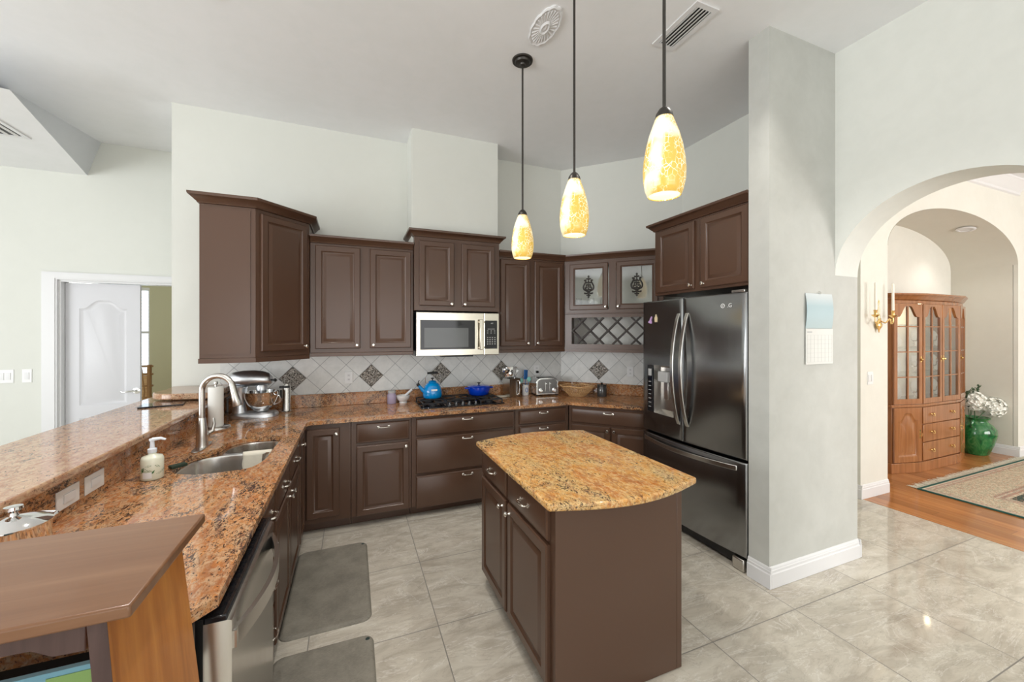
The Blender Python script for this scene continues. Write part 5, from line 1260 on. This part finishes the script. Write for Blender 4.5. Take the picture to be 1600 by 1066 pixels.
# green urn with hydrangeas
ur = thing('green_urn', 'large green glazed urn on the floor beside the china cabinet', 'urn', (7.70, 2.56, .002))
put('body', MB().lathe([(0, 0), (.115, 0), (.125, .02), (.165, .14), (.195, .27), (.19, .34), (.15, .40), (.115, .43), (.11, .455), (.135, .475), (.135, .49), (.115, .49), (.095, .455), (.09, .40), (0, .38)], 40), 'pot', ur, sharp=70)
for s_ in (-1, 1): put('handle', MB().tube(spline([(s_ * .11, -.03, .45), (s_ * .165, -.03, .455), (s_ * .185, -.03, .42), (s_ * .17, -.03, .37)], 5), .014, 10), 'pot', ur)
def hydrangea(c, r, label):
    t = thing('hydrangea', label, 'flower', (7.70, 2.56, .49)); c = Vector(c)
    put('stem', MB().tube([(0, 0, -.06), tuple(c * .5), tuple(c)], .006, 6), 'leaf', t)
    mb = MB(); mb.ball(tuple(c), r * .75, 12)
    for i in range(150):
        a = random.uniform(0, 2 * pi); u = random.uniform(-1, 1); s_ = math.sqrt(1 - u * u); d = Vector((s_ * cos(a), s_ * sin(a), u)); p = c + d * r * random.uniform(.85, 1.05)
        q = d.to_track_quat('Z', 'X').to_matrix().to_4x4(); M2 = Matrix.Translation(p) @ q @ Matrix.Rotation(random.uniform(0, 3), 4, 'Z'); e_ = r * .22
        mb.add([(e_, 0, .006), (0, e_, .006), (-e_, 0, .006), (0, -e_, .006), (0, 0, -.006)], [(0, 1, 4), (1, 2, 4), (2, 3, 4), (3, 0, 4)], False, M2)
    put('flower_head', mb, 'flower', t)
hydrangea((-.12, -.02, .23), .12, 'white hydrangea head in the urn, tucked against the china cabinet'); hydrangea((.22, -.08, .13), .13, 'large white hydrangea head drooping over the rim of the urn, away from the cabinet')
fo = MB()
for bx, bz, L3 in ((-.22, .34, .30), (.10, .40, .34), (-.06, .36, .26)):
    base = Vector((0, 0, -.05)); tip = Vector((bx, -.05, bz)); fo.tube([tuple(base), tuple(tip * .6), tuple(tip)], .004, 5)
    for i in range(14):
        t = .45 + .55 * i / 13; p = base.lerp(tip, t)
        for s_ in (-1, 1):
            q = Vector((s_ * .05, random.uniform(-.03, .03), .03 + random.uniform(0, .02))); n_ = Vector((0, 0, 1)).cross(q).normalized() * .012
            fo.add([tuple(p), tuple(p + q * .5 + n_), tuple(p + q), tuple(p + q * .5 - n_)], [(0, 1, 2, 3)])
o = put('leafy_branches', fo, 'leaf', loc=(7.66, 2.60, .49)); tag(o, 'dark grey-green leafy sprays behind the white hydrangeas', 'foliage', kind='stuff')
# brass sconce
sc = thing('wall_sconce', 'brass two-arm candle sconce on the dining wall pier', 'sconce', (4.83, 2.2795, 1.66))
put('backplate', MB().lathe([(0, -.03), (.008, -.02), (.012, 0), (.04, .03), (.045, .05), (.03, .08), (.012, .10), (.018, .13), (.010, .16), (.014, .20), (.008, .24), (.012, .27), (.006, .29), (0, .30)], 16, (0, -.022, -.02), sy=.45), 'brass', sc)
for x, z in ((-.15, .14), (.15, .14)):
    ar = put('arm', MB().tube(spline([(0, -.035, .07), (x * .35, -.05, .05), (x * .55 + .01, -.065, .09), (x * .8, -.065, .04), (x, -.065, .06), (x, -.065, .11)], 5), .006, 8).lathe([(.008, .10), (.030, .12), (.032, .126), (.012, .13), (.014, .165), (.018, .17), (.013, .172)], 16, (x, -.065, 0)), 'brass', sc)
    if x < 0: lab = 'ivory candle in the sconce arm closest to the arch'
    else: lab = 'ivory candle in the sconce arm in front of the china cabinet'
    o = put('candle', MB().lathe([(.011, 0), (.010, .26), (.004, .268), (0, .27)], 14), 'candle', loc=(4.83 + x, 2.2795 - .065, 1.66 + .1725)); tag(o, lab, 'candle')
# rug
rg_ = thing('persian_rug', 'fringed persian rug with a dark green hem on the wooden floor', 'rug', (5.385, 2.20, .003))
put('pile', B(0, 3.6, -3.0, 0, 0, .010), 'rug', rg_)
fg = MB(); random.seed(5)
for i in range(520):
    x = .01 + i * 3.58 / 520; L3 = random.uniform(.055, .10); dx = random.uniform(-.03, .03)
    fg.add([(x, 0, .008), (x + .004, 0, .008), (x + dx + .005, L3, .003), (x + dx, L3, .002)], [(0, 1, 2, 3)])
    fg.add([(x, 0, .004), (x + .005, 0, .004), (x + dx * .4 + .008, L3 * .7, .006), (x + dx * .4, L3 * .7, .005)], [(0, 1, 2, 3)])
f_ = put('fringe', fg, 'fringe', rg_); f_['kind'] = 'stuff'
